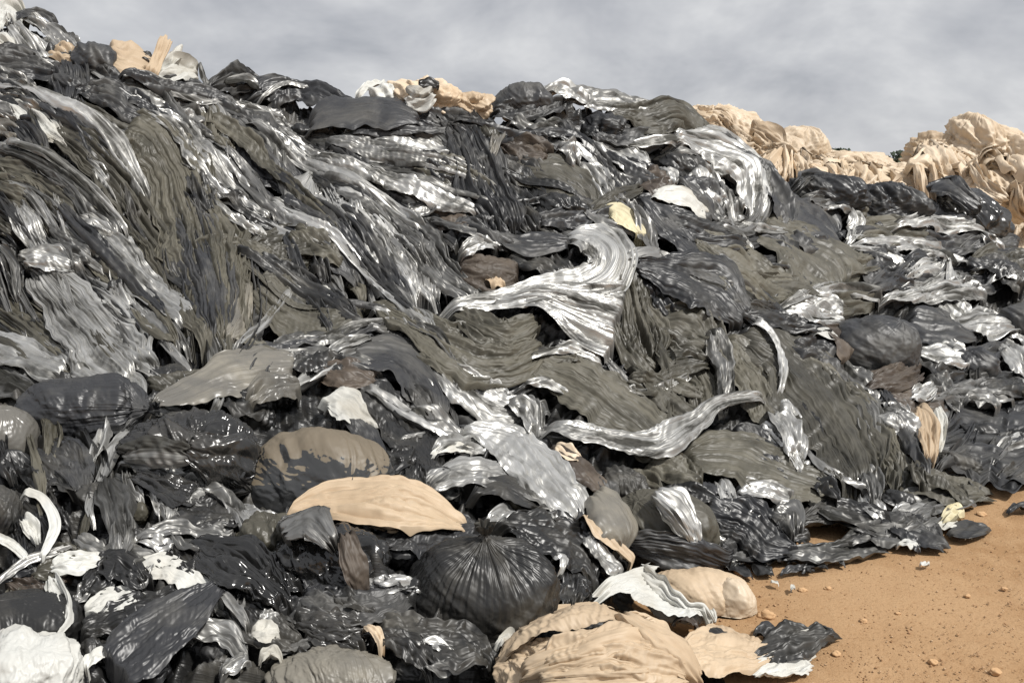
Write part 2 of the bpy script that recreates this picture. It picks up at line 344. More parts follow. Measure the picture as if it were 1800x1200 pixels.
def bag(name, label, mat, u, v, ru, rv, knot=90, dfun=lay_d, pl=0.5, cr=0.5, rot=0, sink=0.25, neck=False, D=None, depth=0.85, lump=0.14, npl=26, sq=2.4, group=None, cf=1.5, tilt=0.2, step=2.2):
    """a filled bag or wad: closed skin with pleats gathered towards its tied end (image angle 'knot')"""
    SEED[0] += 17; sd = SEED[0]
    d0 = float(dfun(np.array([u]), np.array([v]))[0]) if D is None else D
    m = d0 / FPX
    a = np.array([ru, (ru + rv) * 0.5 * depth, rv]) * m       # half sizes: right, away, up
    p0 = unproject(u, v, d0 - sink * a[1])
    k = math.radians(knot); ax = np.array([math.cos(k), -tilt, math.sin(k)]); ax /= np.linalg.norm(ax)
    h = np.array([0, 1.0, 0]) if abs(ax[1]) < 0.8 else np.array([1.0, 0, 0])
    e1 = np.cross(ax, h); e1 /= np.linalg.norm(e1); e2 = np.cross(ax, e1)
    n = int(np.clip(math.pi * max(ru, rv) / step, 20, 220)); nl = int(np.clip(2 * math.pi * max(ru, rv) / step, 32, 420))
    th = np.linspace(0.0, math.pi, n)[:, None]; ph = np.linspace(0, 2 * math.pi, nl, endpoint=False)[None]
    d = np.cos(th)[..., None] * ax + np.sin(th)[..., None] * (np.cos(ph)[..., None] * e1 + np.sin(ph)[..., None] * e2)
    sc = (np.abs(d) ** sq).sum(-1, keepdims=True) ** (-1 / sq)   # a little boxier than a ball
    d = d * sc
    R = float(a.mean())
    pm = d * a
    dirx = np.cos(ph) * npl / 6.3 + 0 * th; diry = np.sin(ph) * npl / 6.3 + 0 * th
    w = 0.5 * perlin(dirx * 0.4, th * 1.6 + diry * 0.4, sd + 2)
    pr = ridge(perlin(dirx + w + 0.25 * th, diry + w, sd)) + 0.5 * ridge(perlin(dirx * 2.1 + w, diry * 2.1, sd + 1))
    fall = np.exp(-(th / 1.05) ** 2) + 0.08
    if pl < 0.7: pl = pl * 0.35
    disp = pl * 0.10 * pr * np.sin(th) ** 0.5 * fall
    disp = disp + lump * 1.6 * perlin3(pm, 0.85 / R, sd + 3)
    f0 = (cf + 0.2) / R; c = 0; amp = 1.0
    wp = pm + (0.25 * R) * np.stack([perlin3(pm, 1.3 / R, sd + 30), perlin3(pm, 1.3 / R, sd + 31), perlin3(pm, 1.3 / R, sd + 32)], -1)
    for o_ in range(4):
        c = c + amp * ridge(perlin3(wp, f0, sd + 5 + o_)); amp *= 0.5; f0 *= 2.05
    fx = crumple(wp[..., 0] + 0.5 * wp[..., 1], wp[..., 2] - 0.5 * wp[..., 1], cf / R, sd + 80, 5)
    disp = disp + cr * 1.5 / cf * (0.085 * (c - 0.5) + 0.36 * (fx - 0.6))
    if neck: disp = disp + 0.16 * np.exp(-(th / 0.20) ** 2)
    q = pm * (1 + disp[..., None])
    if rot:
        r = math.radians(rot); x, z = q[..., 0].copy(), q[..., 2].copy(); q[..., 0] = x * math.cos(r) - z * math.sin(r); q[..., 2] = x * math.sin(r) + z * math.cos(r)
    q = q + p0
    BAGS.append((p0, a * 1.05, math.radians(rot)))
    q[..., 2] = np.maximum(q[..., 2], 0.003)
    uvc = np.stack(np.broadcast_arrays(th * R * 0.4, ph * R * 0.3), -1) if pl > 0.7 else np.stack([pm[..., 0] * 0.8 + pm[..., 2] * 0.6 + pm[..., 1] * 0.3, pm[..., 2] * 0.8 - pm[..., 0] * 0.5 + 0.5 * pm[..., 1]], -1)
    if pl < 0.7: uvc = uvc * 0.12
    o = mesh_obj(name, q, grid_faces(n, nl, True), M[mat], uvc); recentre(o)
    tag(o, label, CAT[name], group)
    if neck:                                               # the gathered, tied end
        tip = q[0, 0]; r0 = 0.11 * R; hh = 0.30 * R
        zz_ = np.linspace(0, 1, 14)[:, None]; pp = np.linspace(0, 2 * math.pi, 40, endpoint=False)[None]
        rr = r0 * (0.75 - 0.5 * np.exp(-((zz_ - 0.35) / 0.14) ** 2) + 0.9 * np.clip(zz_ - 0.4, 0, 1)) * (1 + 0.28 * np.sin(pp * 7 + 2 * zz_) + 0.15 * np.sin(pp * 11))
        axr = ax.copy()
        if rot:
            axr = np.array([ax[0] * math.cos(r) - ax[2] * math.sin(r), ax[1], ax[0] * math.sin(r) + ax[2] * math.cos(r)])
        nv = tip - axr * 0.03 * R + (zz_ * hh)[..., None] * axr + rr[..., None] * (np.cos(pp)[..., None] * e1 + np.sin(pp)[..., None] * e2)
        nk = mesh_obj('tied_neck', nv - np.array(o.location), grid_faces(14, 40, True), M[mat], np.stack(np.broadcast_arrays(zz_ * hh, pp * r0), -1), parent=o)
    FLOW.append((u, v, 1, 0.2, mat, label))
    return o
def parse(txt):
    for ln in txt.strip().splitlines():
        ln = ln.strip()
        if not ln or ln.startswith('#'): continue
        f = [x.strip() for x in ln.split('|')]
        kw = eval('dict(%s)' % (f[5] if len(f) > 5 else ''))
        if f[0] == 'bag':
            g = [float(x) for x in f[4].split(',')]
            nm = kw.pop('name', 'plastic_bag')
            bag(nm, f[1], f[2], *g, knot=float(f[3]), **kw)
        else:
            nm = {'sh': 'plastic_sheet', 'st': 'plastic_strip', 'fb': 'film_bundle', 'sc': 'plastic_scrap', 'tb': 'plastic_tube'}[f[0]]
            pts = [tuple(float(x) for x in p.split(',')) for p in f[4].split()]
            sheet(nm, f[1], f[2], float(f[3]), pts, **kw)

# ------------------------------------------------------------------ the setting
def make_ground():
    m, t, b = new_mat('orange_dirt')
    geo = N(t, 'ShaderNodeNewGeometry'); P = geo.outputs['Position']
    big = noise(t, P, 0.9, 6, 0.62, 0.3); mid = noise(t, P, 7, 6, 0.65, 0.2); fine = noise(t, P, 60, 5, 0.7)
    c = ramp(t, [(0.3, (0.30, 0.178, 0.088)), (0.5, (0.345, 0.212, 0.111)), (0.7, (0.40, 0.258, 0.143))], big).outputs[0]
    c = mixc(t, ramp(t, [(0.42, 0.0), (0.62, 0.75)], mid).outputs[0], c, (0.395, 0.255, 0.14))
    c = mixc(t, ramp(t, [(0.30, 0.9), (0.44, 0.0)], fine).outputs[0], c, (0.24, 0.13, 0.058))
    c = mixc(t, ramp(t, [(0.60, 0.0), (0.72, 0.8)], fine).outputs[0], c, (0.46, 0.30, 0.175))
    LK(t, c, b.inputs['Base Color']); b.inputs['Roughness'].default_value = 0.95; b.inputs['Specular IOR Level'].default_value = 0.15
    hs = N(t, 'ShaderNodeMath', operation='ADD'); LK(t, mid, hs.inputs[0]); LK(t, fine, hs.inputs[1])
    bp = N(t, 'ShaderNodeBump'); bp.inputs['Strength'].default_value = 0.6; bp.inputs['Distance'].default_value = 0.012; LK(t, hs.outputs[0], bp.inputs['Height']); LK(t, bp.outputs[0], b.inputs['Normal'])
    k = np.linspace(-1, 1, 420); xs = 1.5 + 6 * k + 1200 * np.abs(k) ** 9 * np.sign(k); ys = 5 + 6 * k + 1200 * np.abs(k) ** 9 * np.sign(k)
    X, Y = np.meshgrid(xs, ys)
    Z = 0.010 * perlin(X * 1.3, Y * 1.3, 3) + 0.006 * perlin(X * 5, Y * 5, 4) + 0.003 * perlin(X * 14, Y * 14, 5) - 0.004
    o = mesh_obj('ground', np.stack([X, Y, Z], -1), grid_faces(420, 420), m); tag(o, kind='structure')
    return m
DIRT = make_ground()
def stone_mat(name, cols):
    m, t, b = new_mat(name); geo = N(t, 'ShaderNodeNewGeometry')
    r = ramp(t, [(i / (len(cols) - 1), c) for i, c in enumerate(cols)], geo.outputs['Random Per Island']); LK(t, r.outputs[0], b.inputs['Base Color'])
    b.inputs['Roughness'].default_value = 0.9
    return m
ICO = None
def stones(name, n, seed, szlo, szhi, region, mat):
    """many small irregular stones in one mesh"""
    rng = np.random.default_rng(seed)
    g = (1 + 5 ** 0.5) / 2
    V = np.array([(-1,g,0),(1,g,0),(-1,-g,0),(1,-g,0),(0,-1,g),(0,1,g),(0,-1,-g),(0,1,-g),(g,0,-1),(g,0,1),(-g,0,-1),(-g,0,1)]) / 1.9
    F = np.array([(0,11,5),(0,5,1),(0,1,7),(0,7,10),(0,10,11),(1,5,9),(5,11,4),(11,10,2),(10,7,6),(7,1,8),(3,9,4),(3,4,2),(3,2,6),(3,6,8),(3,8,9),(4,9,5),(2,4,11),(6,2,10),(8,6,7),(9,8,1)])
    vs, fs = [], []
    for i in range(n):
        u, v = region(rng)
        p = unproject(u, v, ground_d(v)).reshape(3)
        sz = szlo * (szhi / szlo) ** (rng.random() ** 2.2)
        a = V * (1 + 0.35 * rng.standard_normal((12, 1))) * sz * np.array([1, 0.6 + 0.6 * rng.random(), 0.35 + 0.4 * rng.random()])
        r = rng.random() * 6.28; a = np.c_[a[:, 0] * math.cos(r) - a[:, 1] * math.sin(r), a[:, 0] * math.sin(r) + a[:, 1] * math.cos(r), a[:, 2]]
        vs.append(a + p + [0, 0, sz * 0.15]); fs.append(F + 12 * i)
    o = mesh_obj(name, np.vstack(vs), np.vstack(fs), mat, smooth=False)
    return o
def gr(rng):
    while True:
        u = 1180 + 760 * rng.random(); v = 850 + 400 * rng.random() ** 0.8
        if v > np.interp(u, [1180, 1300, 1400, 1500, 1600, 1700, 1750, 1800, 1940], [1120, 1010, 1008, 994, 968, 935, 885, 860, 830]): return u, v
o = stones('gravel', 3600, 5, 0.0012, 0.0055, gr, stone_mat('gravel_mix', [(0.32, 0.18, 0.085), (0.38, 0.23, 0.12), (0.25, 0.135, 0.06), (0.48, 0.34, 0.21), (0.34, 0.19, 0.095), (0.27, 0.17, 0.09)]))
tag(o, 'small stones and crumbs of dirt scattered over the orange ground', None, None, 'stuff')

SKY1 = [(-400,-20),(0,40),(60,45),(130,75),(190,120),(300,132),(350,158),(430,158),(560,198),(640,212),(740,190),(860,208),(980,185),(1100,205),(1190,232),(1250,280),(1340,335),(1400,335),(1500,350),(1620,385),(1700,370),(1770,405),(1800,440),(2100,455)]
SKY2 = [(1050,230),(1150,215),(1200,200),(1270,205),(1330,243),(1370,250),(1400,242),(1440,252),(1460,275),(1500,282),(1550,295),(1600,290),(1610,262),(1680,246),(1700,226),(1760,236),(1800,252),(2000,262)]
def heap(name, label, sk, u0, u1, vb, dfun, mat, cs, amp, nr, nc, drop):
    u = np.linspace(u0, u1, nc)[None]; w = np.linspace(0, 1, nr)[:, None] ** 1.0
    v = skyline(sk, u) * (1 - w) + vb * w
    u = u + 0 * v
    p, n = surf(u, v, dfun)
    x, z = p[..., 0] * 1.0 + 0.6 * p[..., 1], p[..., 2] * 1.3 + p[..., 1] * 0.7
    d = amp * (crumple(x, z, cs, 91, 5) - 0.5) + amp * 0.8 * (crumple(x * 0.35 + z * 0.35, z * 1.4 - x * 0.9, cs * 1.7, 191, 4) - 0.5)
    k = np.clip(p[..., 2] / 0.30, 0, 1)
    q = p + n * (d * k - 0.02 - 0.05 * (1 - k) + (lumps(p) if dfun is heap_d else 0))[..., None]
    top = q[0]; back = []
    for k in np.linspace(0.04, 1, 26)[::-1]:                    # the far side of the heap, down to the ground
        b = top.copy(); b[:, 1] += drop * 3.2 * k * (0.4 + 0.6 * k); b[:, 2] = top[:, 2] * (1 - k ** 1.4) - 0.3 * k
        b[:, 2] += amp * 0.6 * (crumple(b[:, 0], b[:, 1], cs, 95, 3) - 0.5) * (1 - k)
        back.append(b)
    q = np.concatenate([np.array(back), q], 0)
    lens = np.stack([q[..., 0], q[..., 2] + q[..., 1]], -1)
    o = mesh_obj(name, q, grid_faces(q.shape[0], q.shape[1]), M[mat], lens); tag(o, label, None, None, 'stuff')
    return o
heap('black_film_heap', 'crumpled black film packed between the sheets and bags of the big heap', SKY1, -400, 2150, 1480, heap_d, 'K', 4.2, 0.16, 420, 760, 1.0)
heap('cream_film_heap', 'pale cream crumpled film heap far behind the black heap', SKY2, 1050, 2000, 620, far_d, 'B', 2.6, 0.30, 200, 420, 1.0)
# ------------------------------------------------------------------ the film things, from the crest of the heap down to its foot
# kind | label | film | layer | spine points (photo column, row, half width[, lift in metres]) | options
parse('''
# far cream heap
bag|tall creased cream bundle at the near end of the far cream heap|B|95|1255,255,85,62|D=17,cr=.9,name='film_bundle',lump=.2,cf=2.4,npl=30,pl=.95
bag|rounded cream bundle next to the tall creased one on the far heap|B|60|1335,282,75,48|D=16.6,cr=.9,name='film_bundle',lump=.2,cf=2.4,npl=36,pl=.95
bag|small domed cream bundle poking above the far heap's middle|B|80|1408,262,46,36|D=17,cr=.9,name='film_bundle',cf=2.4,npl=30,pl=.95
bag|low cream bundle below the two distant tree tops|B|100|1500,305,75,36|D=16.6,cr=1.0,name='film_bundle',lump=.2,cf=2.4,npl=44,pl=.95
bag|wide flat cream bundle behind the blue black bag|B|80|1600,330,95,42|D=15.8,cr=1.0,name='film_bundle',lump=.2,cf=2.4,npl=36,pl=.95
bag|knobbly tan brown wad on top of the far cream heap|N|70|1650,286,58,42|D=16.2,cr=1.5,name='film_bundle',lump=.3,cf=2.4,npl=36,pl=.95
bag|tallest knobbly cream wad on top of the far heap|B|95|1718,266,60,46|D=16,cr=1.5,name='film_bundle',lump=.3,cf=2.4,npl=30,pl=.95
bag|pale cream wad at the far end of the far heap|B|60|1785,285,50,46|D=15.8,cr=1.3,name='film_bundle',lump=.25,cf=2.4,npl=30,pl=.95
bag|smooth cream bundle half hidden behind the blue black bag|B|100|1745,350,75,42|D=15,cr=.8,name='film_bundle',lump=.2,cf=2.4,npl=30,pl=.95
bag|cream bundle between the black crest and the far heap|B|120|1385,335,75,40|D=15.4,cr=.9,name='film_bundle',lump=.2,cf=2.4,npl=30,pl=.95
bag|cream bundle lying low behind the crumpled black lumps|B|120|1480,355,80,34|D=15,cr=.9,name='film_bundle',lump=.2,cf=2.4,npl=36,pl=.95
sh|long cream sheet streaming down the far cream heap|B|3|1185,215,16 1230,250,24 1290,300,26 1360,335,18|dfun=far_d,nf=7
sh|cream sheet folded across the middle of the far heap|B|3|1420,285,14 1500,300,20 1590,335,22 1680,350,16|dfun=far_d,nf=6
# crest, upper corner
bag|dark grey rounded wad beside tan paper on the crest|D|140|165,112,36,36|cr=.7
sh|shiny white film on the topmost peak of the heap|W|2|-20,42,14,.06 18,30,20,.08 42,45,14,.05|cr=.8
st|thin dark twisted film curling over the topmost peak|D|3|15,58,5,.02 36,36,5,.03 70,28,6,.03 100,38,7,.02|
sh|grey film running down the topmost ridge|S|3|45,40,10,.06 95,62,16,.06 140,95,16,.03|cr=.8
sh|white pleated film hanging below the topmost peak|L|3|20,55,12,.04 48,82,20,.05 78,118,20,.02|nf=6
sh|bright white film at the edge of the topmost peak|W|2|-25,70,14 10,88,18,.04 30,112,12|cr=.8
sh|cream wad with folds under the topmost ridge|L|3|62,72,14 92,98,20,.04 118,118,14|cr=.9
sh|tan film scrap under the grey rounded wad|N|4|80,100,10,.05 112,104,13,.06 148,118,9,.03|
sh|wide tan sheet on the skyline of the heap|N|2|190,100,12,.1 215,118,24,.12 262,130,20,.08|fa=.3,cr=.2,nf=3
st|upright folded tan flap standing on the skyline|N|5|262,142,12,.05 276,118,11,.12 290,88,10,.2|fa=.3,cr=.2,nf=2,e0=.03,e1=.03
sc|tiny white flap beside the upright tan flap|W|4|296,118,7,.1 306,110,8,.12 318,104,6,.1|
sh|rounded white film lump below the upright tan flap|W|4|268,140,9,.04 305,132,17,.08 345,136,10,.04|cr=.7
sc|black scrap on the skyline tan sheet|K|4|240,108,4,.05 254,110,6,.05 268,116,4,.05|
st|thin silver film edge dropping from the white lump|S|4|345,120,3,.06 352,140,4,.06 360,160,4,.02|
sh|black creased sheet below the topmost white films|D|4|-20,118,16 55,122,26,.03 120,128,24|nf=6
sh|black film hanging down beneath the grey rounded wad|D|5|118,118,26 130,150,30,.04 126,200,20|nf=6,cr=.8
sh|charcoal lump between tan sheet and black hanging film|D|3|150,135,18 180,150,20 215,160,12|
sh|crumpled grey film below the skyline tan sheet|S|4|200,160,14 250,172,28,.03 335,205,18|cr=1.1,fa=.4
sh|black film behind the white lump on the skyline|D|3|215,150,14 260,152,14 330,165,20 355,185,12|cr=.8
sh|dark humped film on the skyline past the white lump|D|4|358,165,14 400,150,20,.05 440,152,16,.05 470,168,10|cr=.7
st|silver strip lying along the dark skyline hump|S|6|385,160,4,.06 425,158,6,.1 452,170,4,.06|
sh|long dark sheet sliding down the skyline to the tan bundle|D|4|430,172,12 480,168,20,.04 560,186,18,.03 640,212,8|nf=7
st|pale film edge along the dark skyline sheet|S|6|450,190,4,.04 500,172,5,.08 545,178,3,.04|
# upper corner streamers
sh|long thin silver streamer crossing the upper slope|L|7|-20,150,9 60,185,12,.03 150,232,13,.04 215,300,12,.03 268,390,8|nf=4,arch=.6
sh|blinding white pleated streamer under the long thin one|W|6|-20,180,14 45,212,17,.02 85,245,20,.03 125,280,8|nf=7
sh|black streamer beneath the long thin silver one|K|5|-20,160,16 100,222,24 190,300,26 250,370,10|nf=9
sh|blue black pleated sheet fanning from below the hanging black film|D|6|140,178,12 195,192,26,.03 255,225,22|nf=11
sh|silver fan ending in sharp pleats on the upper slope|S|6|180,240,10 225,295,20 265,350,22 285,415,8|nf=9
st|narrow white flash of film in the upper olive ribbons|L|7|155,300,5 178,318,7,.02 192,338,5|
sh|broad dusty olive ribbon hanging from ridge to foot of slope|O|8|205,232,38 262,262,50,.03 315,350,58,.05 355,460,66,.06 378,560,58,.04 392,640,36|nf=14,fa=1.0,cr=1.5,e0=.03
sh|charcoal fold lying down the lower half of the broad olive ribbon|D|10|300,350,14 335,430,34,.02 368,530,40,.03 380,632,26|nf=10,fa=1.2,cr=1.2
sh|bright silver pleated streamer beside the broad olive ribbon|L|9|240,212,8 300,248,20,.03 350,305,26,.03 415,360,20,.02 485,410,8|nf=8
st|dark edge strip outside the bright silver pleated streamer|D|7|270,195,8 370,260,12 440,340,14 500,415,8|nf=4
sh|flat charcoal sheet with creases below the skyline|D|6|385,218,12 430,255,44,.03 490,310,48,.03 550,345,14|fa=.3,cr=.9,nf=6
st|thin grey ribbon hanging beside the flat charcoal sheet|S|8|345,185,7 380,225,9,.03 392,270,7,.03 398,310,4|
sh|grey wrinkled film between skyline hump and charcoal sheet|S|4|350,195,12 420,205,18 500,250,18 560,300,12|cr=1.0
sh|black blue fold below the bright silver streamer|K|7|345,330,10 420,378,20,.02 492,418,12|nf=6
# upper left band
sh|drooping grey blue film cape on the edge of the slope|D|8|25,235,14 62,270,24,.04 85,330,18|nf=7
sh|cream crumpled pocket at the edge of the slope|T|7|-20,235,16 15,245,18,.02 45,258,10|cr=.8
sh|silver crumpled film below the cream crumpled pocket|L|6|-20,270,12 20,275,14 55,288,10|cr=.9
sh|long olive ribbon from grey blue cape to foot of slope|O|7|80,238,12 170,305,28,.02 255,410,32,.03 315,530,26,.02 345,630,12|nf=10
sh|striped brown olive ribbon under the grey blue cape|O|6|-30,290,20 70,325,30 160,395,30 250,500,26 300,590,14|nf=11
sh|black glossy hollow sheet behind the silver leaf|K|4|60,330,24 130,420,32 200,520,34 285,625,24|nf=7
sh|brown black ribbon at the outer edge of the slope|O|5|-40,350,24 40,380,24 90,430,16|nf=8
st|bright silver ribbon slanting down to the broad olive ribbon|L|9|140,395,8 200,460,20,.03 265,530,26,.04 335,592,16|nf=5,cr=.9,e1=.03
sh|slim silver ribbon under the slanting bright one|S|8|235,545,8 280,590,16 312,640,12|nf=5
sh|silver leaf shaped film pointing up the slope|L|8|35,368,6,.02 58,415,22,.04 88,470,18,.02|nf=6
fb|silver knot of film tied across the silver leaf|L|10|48,478,14,.05 95,478,20,.08 150,492,14,.05|nf=6
sh|huge silver fan spreading below the silver knot|L|9|75,490,22,.04 130,560,46,.05 195,640,66,.03 240,690,44|nf=11,cr=.9,fa=.9
st|curved pale strip hanging by the silver knot|S|9|12,452,8,.03 36,490,13,.06 42,548,9,.03|nf=3
st|thin grey loop of film above the silver fan|S|10|105,455,5,.05 128,470,5,.1 137,498,4,.05|
sh|black film pocket beside the curved pale strip|K|5|-30,420,22 -5,480,30 20,560,26|nf=5
sh|dark olive sheet under the curved pale strip|O|5|-30,540,22 40,590,32 110,650,30 150,680,14|nf=8
sh|light silver sheet at the edge above the dark round bag|L|8|-40,625,26 40,650,32,.03 118,680,16|nf=7,cr=1.0
sh|black white flecked film below the light silver sheet|S|6|-40,680,24 20,705,26 80,730,14|nf=7
sh|pale straw leaf of film beside the broad olive ribbon's foot|T|9|396,632,12 418,590,18,.04 432,525,8,.06|nf=5
bag|small black and silver wad at the foot of the silver fan|K|60|290,668,42,26|cr=1.1
sc|silver torn end beside the dark round bag|L|7|225,675,8,.03 244,700,12,.04 250,730,7|cr=.8
# olive folds, centre left
sh|olive sheet with swirling folds beside the straw leaf|O|5|425,455,26 500,440,40,.02 590,455,36 640,500,14|nf=10
sh|lower olive sheet with deep curved folds|O|6|440,520,24 500,560,44,.03 580,588,34,.02 640,575,14|nf=10
sh|upper dusty olive band below the bright silver streamer|O|4|400,385,20 460,425,30 540,445,30|nf=8
sh|smooth charcoal sheet draped over the olive swirls|D|8|480,402,10 545,418,26,.03 610,460,36,.03 640,520,14|fa=.35,cr=.4,nf=5
sc|bright white leaf lying on the olive swirls|W|9|560,518,4,.04 572,532,6,.06 578,548,4,.04|
sh|black twisted film along the foot of the olive folds|D|6|420,640,12 500,640,18 580,625,16 660,600,10|nf=7
sc|white sliver under the lower olive sheet|W|8|490,612,3,.03 510,612,5,.04 530,608,3,.03|
# crest, middle
bag|white peaked wad at the edge of the tan crest bundle|W|60|684,180,32,28|sink=.9,cr=1.2,name='film_bundle'
bag|tan and white crumpled bundle on the middle of the crest|B|80|745,178,56,34|sink=.9,cr=1.4,name='film_bundle',lump=.3
bag|tan bundle with torn edge near the black pyramid|N|60|818,188,46,25|sink=.9,cr=1.3,name='film_bundle',lump=.25
sc|white scrap stuck on the tan and white crest bundle|W|8|720,172,7,.2 740,176,11,.22 762,168,7,.2|cr=.9,on=1
sc|dark scrap on top of the tan and white crest bundle|K|8|738,162,4,.25 752,158,5,.25 768,162,4,.25|on=1
st|white strip leaning on the tan crest bundle|W|7|628,198,5,.08 655,176,8,.14 680,160,5,.18|
sh|lens shaped smooth charcoal sheet under the crest bundle|D|13|538,240,10 620,232,24,.05 690,236,22,.04 740,246,6|fa=.12,cr=.15,nf=3,bur=.4
sh|dark flat film under the tan crest bundles|D|5|640,208,8 740,212,14,.02 830,214,16,.02 880,222,8|cr=.7
sh|bright silver crumpled sheet below the lens shaped one|L|6|585,262,14 660,262,24,.02 730,275,30,.03 825,300,18|cr=1.2,fa=.5,nf=7
sh|silver folds under the bright crumpled silver sheet|L|5|640,290,12 720,300,18 800,315,16|cr=1.0,nf=6
sh|long silver streamer running from skyline to the black column|S|5|470,225,10 560,262,18 640,305,20 740,340,18 850,385,10|nf=7
sh|grey streamer beneath the long silver skyline one|S|4|500,258,14 590,310,20 690,360,22 790,400,12|nf=8
sh|black column of pleated film dropping from the crest|D|9|775,212,22 815,255,32,.04 850,340,44,.06 895,425,34,.03|nf=10
sh|blue black pleated skirt beside the black column|K|7|860,285,14 915,345,40,.02 955,420,40|nf=13
st|pale olive strip hanging from the crest by the black column|T|10|880,250,8,.04 866,272,9,.06 856,300,6,.04|
sh|brown folds beside the pale olive hanging strip|R|7|875,262,12 915,275,20,.02 960,290,14|cr=.9
sh|smooth olive grey cape below the brown folds|O|8|890,305,12 960,322,26,.03 1015,355,28,.03 1040,385,12|fa=.3,nf=5
bag|black hollow wad under the olive grey cape|K|60|985,368,44,28|cr=.9
bag|black pyramid of film standing on the crest|D|85|918,180,52,38|cr=.5,sq=1.7,lump=.1
sh|black sheet spread behind the black pyramid|D|4|862,200,8 930,205,14 990,200,12|
sh|silver white crumple next to the black pyramid|L|6|945,182,10,.0 985,180,12,.0 1030,196,10,.0|cr=1.3
sh|grey crumpled crest film sloping from the white crumple|S|5|985,185,14 1050,190,18,.04 1110,205,18,.03 1150,222,8|cr=1.2,fa=.5
sh|dark olive hump at the end of the black crest|O|7|1060,215,10 1130,228,22,.05 1190,232,24,.06 1235,262,12|nf=6
bag|tiny black wad on the end of the black crest|K|80|1195,213,20,12|cr=1.0
sh|dark smooth fold beneath the olive crest hump|D|6|1030,240,10 1100,255,16,.02 1170,262,12|nf=5
sh|grey streamer fan below the silver white crumple|S|5|930,225,12 985,262,22 1040,320,26 1080,375,12|nf=9
sh|dark streamer bending through the grey streamer fan|D|7|975,225,8 1030,290,14,.03 1075,345,14,.02 1090,380,6|nf=4
sh|silver lump cluster above the small brown nest|L|6|1040,250,16 1095,280,28,.02 1130,315,20|cr=1.3,fa=.4
sh|grey pleated film between the streamer fan and lump cluster|S|5|1060,320,12 1095,345,20 1120,380,10|nf=6
sh|slim silver pleated leaf inside the grey streamer fan|L|8|1015,305,6 1045,335,12,.02 1065,370,6|nf=4
# silver hood and neighbours
sh|big silver hood arching over a black hollow|L|8|1160,268,12,.03 1225,272,24,.08 1280,305,32,.08 1310,355,24,.05 1318,400,10,.02|nf=8,cr=.9
bag|black hollow wad under the big silver hood|K|120|1192,300,44,32|cr=.7
sh|dark striped outer rim around the silver hood|D|7|1205,250,8,.03 1270,268,16,.05 1325,320,20,.05 1362,380,18,.03 1375,425,8|nf=8
sh|brown and white crumpled nest near the silver hood|R|6|1120,330,16 1150,345,22 1175,350,12|cr=1.4
sc|white wad in the brown crumpled nest|L|8|1152,318,7,.03 1165,335,10,.04 1170,350,6|cr=.9
sh|dark pleated skirt below the black hollow|D|7|1180,335,14 1225,365,26,.02 1262,400,18|nf=9
sh|silver loop curling under the silver hood|S|9|1322,352,8,.03 1322,395,13,.06 1290,418,14,.05 1245,410,8,.02|nf=5
st|glossy white tongue of film on the dark swag|W|10|1132,364,7,.03 1180,374,11,.05 1232,398,7,.02|fa=.3,nf=2
sh|silver speckled crumple inside the silver hood|S|6|1240,345,14 1265,375,22 1285,405,12|cr=1.2
sh|dark swag hanging below the white tongue|D|8|1130,385,8 1195,420,18,.03 1270,440,20,.04 1340,425,12|nf=6
sh|dark pointed leaf left of the white tongue's swag|D|9|1112,372,12 1150,405,22,.04 1192,445,18,.02 1215,475,6|nf=5,fa=.5
sh|grey bow of film above the yellow patch|O|8|1030,385,10,.02 1075,372,14,.05 1120,350,8,.03|nf=4
sh|blue grey sheet arching over the yellow patch|D|7|930,405,12 990,398,16,.04 1060,392,16,.04 1110,415,12|nf=5
sh|pale yellow film patch on a grey strap|Y|10|1058,392,8,.06 1085,405,14,.08 1118,440,8,.05|fa=.3,nf=3
st|grey strap dropping from the yellow patch|S|9|1095,390,10,.04 1122,425,12,.06 1134,475,10,.04|nf=3
st|smooth grey tongue at the end of the grey strap|S|11|1088,486,7,.04 1120,478,10,.06 1150,470,9,.05|fa=.3,nf=2,cr=.2
sh|striped silver film under the grey strap|S|6|985,410,12 1040,430,22 1105,470,14|nf=10
# centre fans
sh|pale blue grey triangular flap in mid slope|L|9|548,325,6,.06 532,368,30,.06 562,412,30,.03|fa=.25,cr=.35,nf=3
sh|black triangular film beside the pale triangular flap|K|8|575,345,22 595,362,24,.02 640,355,8|fa=.4
sh|silver flap with beige fleck behind the black triangle|L|7|575,330,8 610,335,18,.03 640,350,10|cr=.7
sh|silver pleated film under the black triangular film|L|7|600,372,12 612,400,22,.02 640,430,12|cr=.9
sh|grey fan of fine pleats spreading down mid slope|S|8|615,352,8 660,410,28,.02 710,470,40,.02 748,545,24|nf=14
sh|light silver fan overlapping the grey fan|L|9|640,420,14 680,470,24,.02 712,530,24,.02 728,560,10|nf=10
sh|curving pleated streamer ending at the silver twist|S|8|675,385,12 735,445,26,.02 785,500,22,.02 850,545,8|nf=10
sh|black streamer between the fan and the curving streamer|K|6|700,400,12 750,470,22 800,530,14|nf=6
sh|dark crumpled sheet above the curving pleated streamer|D|4|650,330,20 720,350,28 800,385,24 850,405,12|cr=1.2
sh|brown grey crumpled sheet with red stain in mid slope|R|5|740,385,14 800,400,26 850,420,20|cr=1.2
sh|blue black bump beside the black column's foot|D|7|800,425,14 835,420,28,.03 865,440,14|cr=.4,fa=.3
sh|oval ring of silver film in mid slope|L|8|805,470,10,.02 835,456,16,.04 868,450,8,.02|cr=1.1
sh|brown crumpled film below the oval silver ring|R|6|800,490,14 850,500,26 910,500,20|cr=1.4
sh|tan torn film in the brown crumple|N|7|848,505,5,.02 868,512,8,.02 885,520,5|cr=1.0
sh|dark folded lip above the big silver twist|D|9|862,430,10,.03 925,448,18,.06 1000,452,12,.04|nf=4,fa=.5
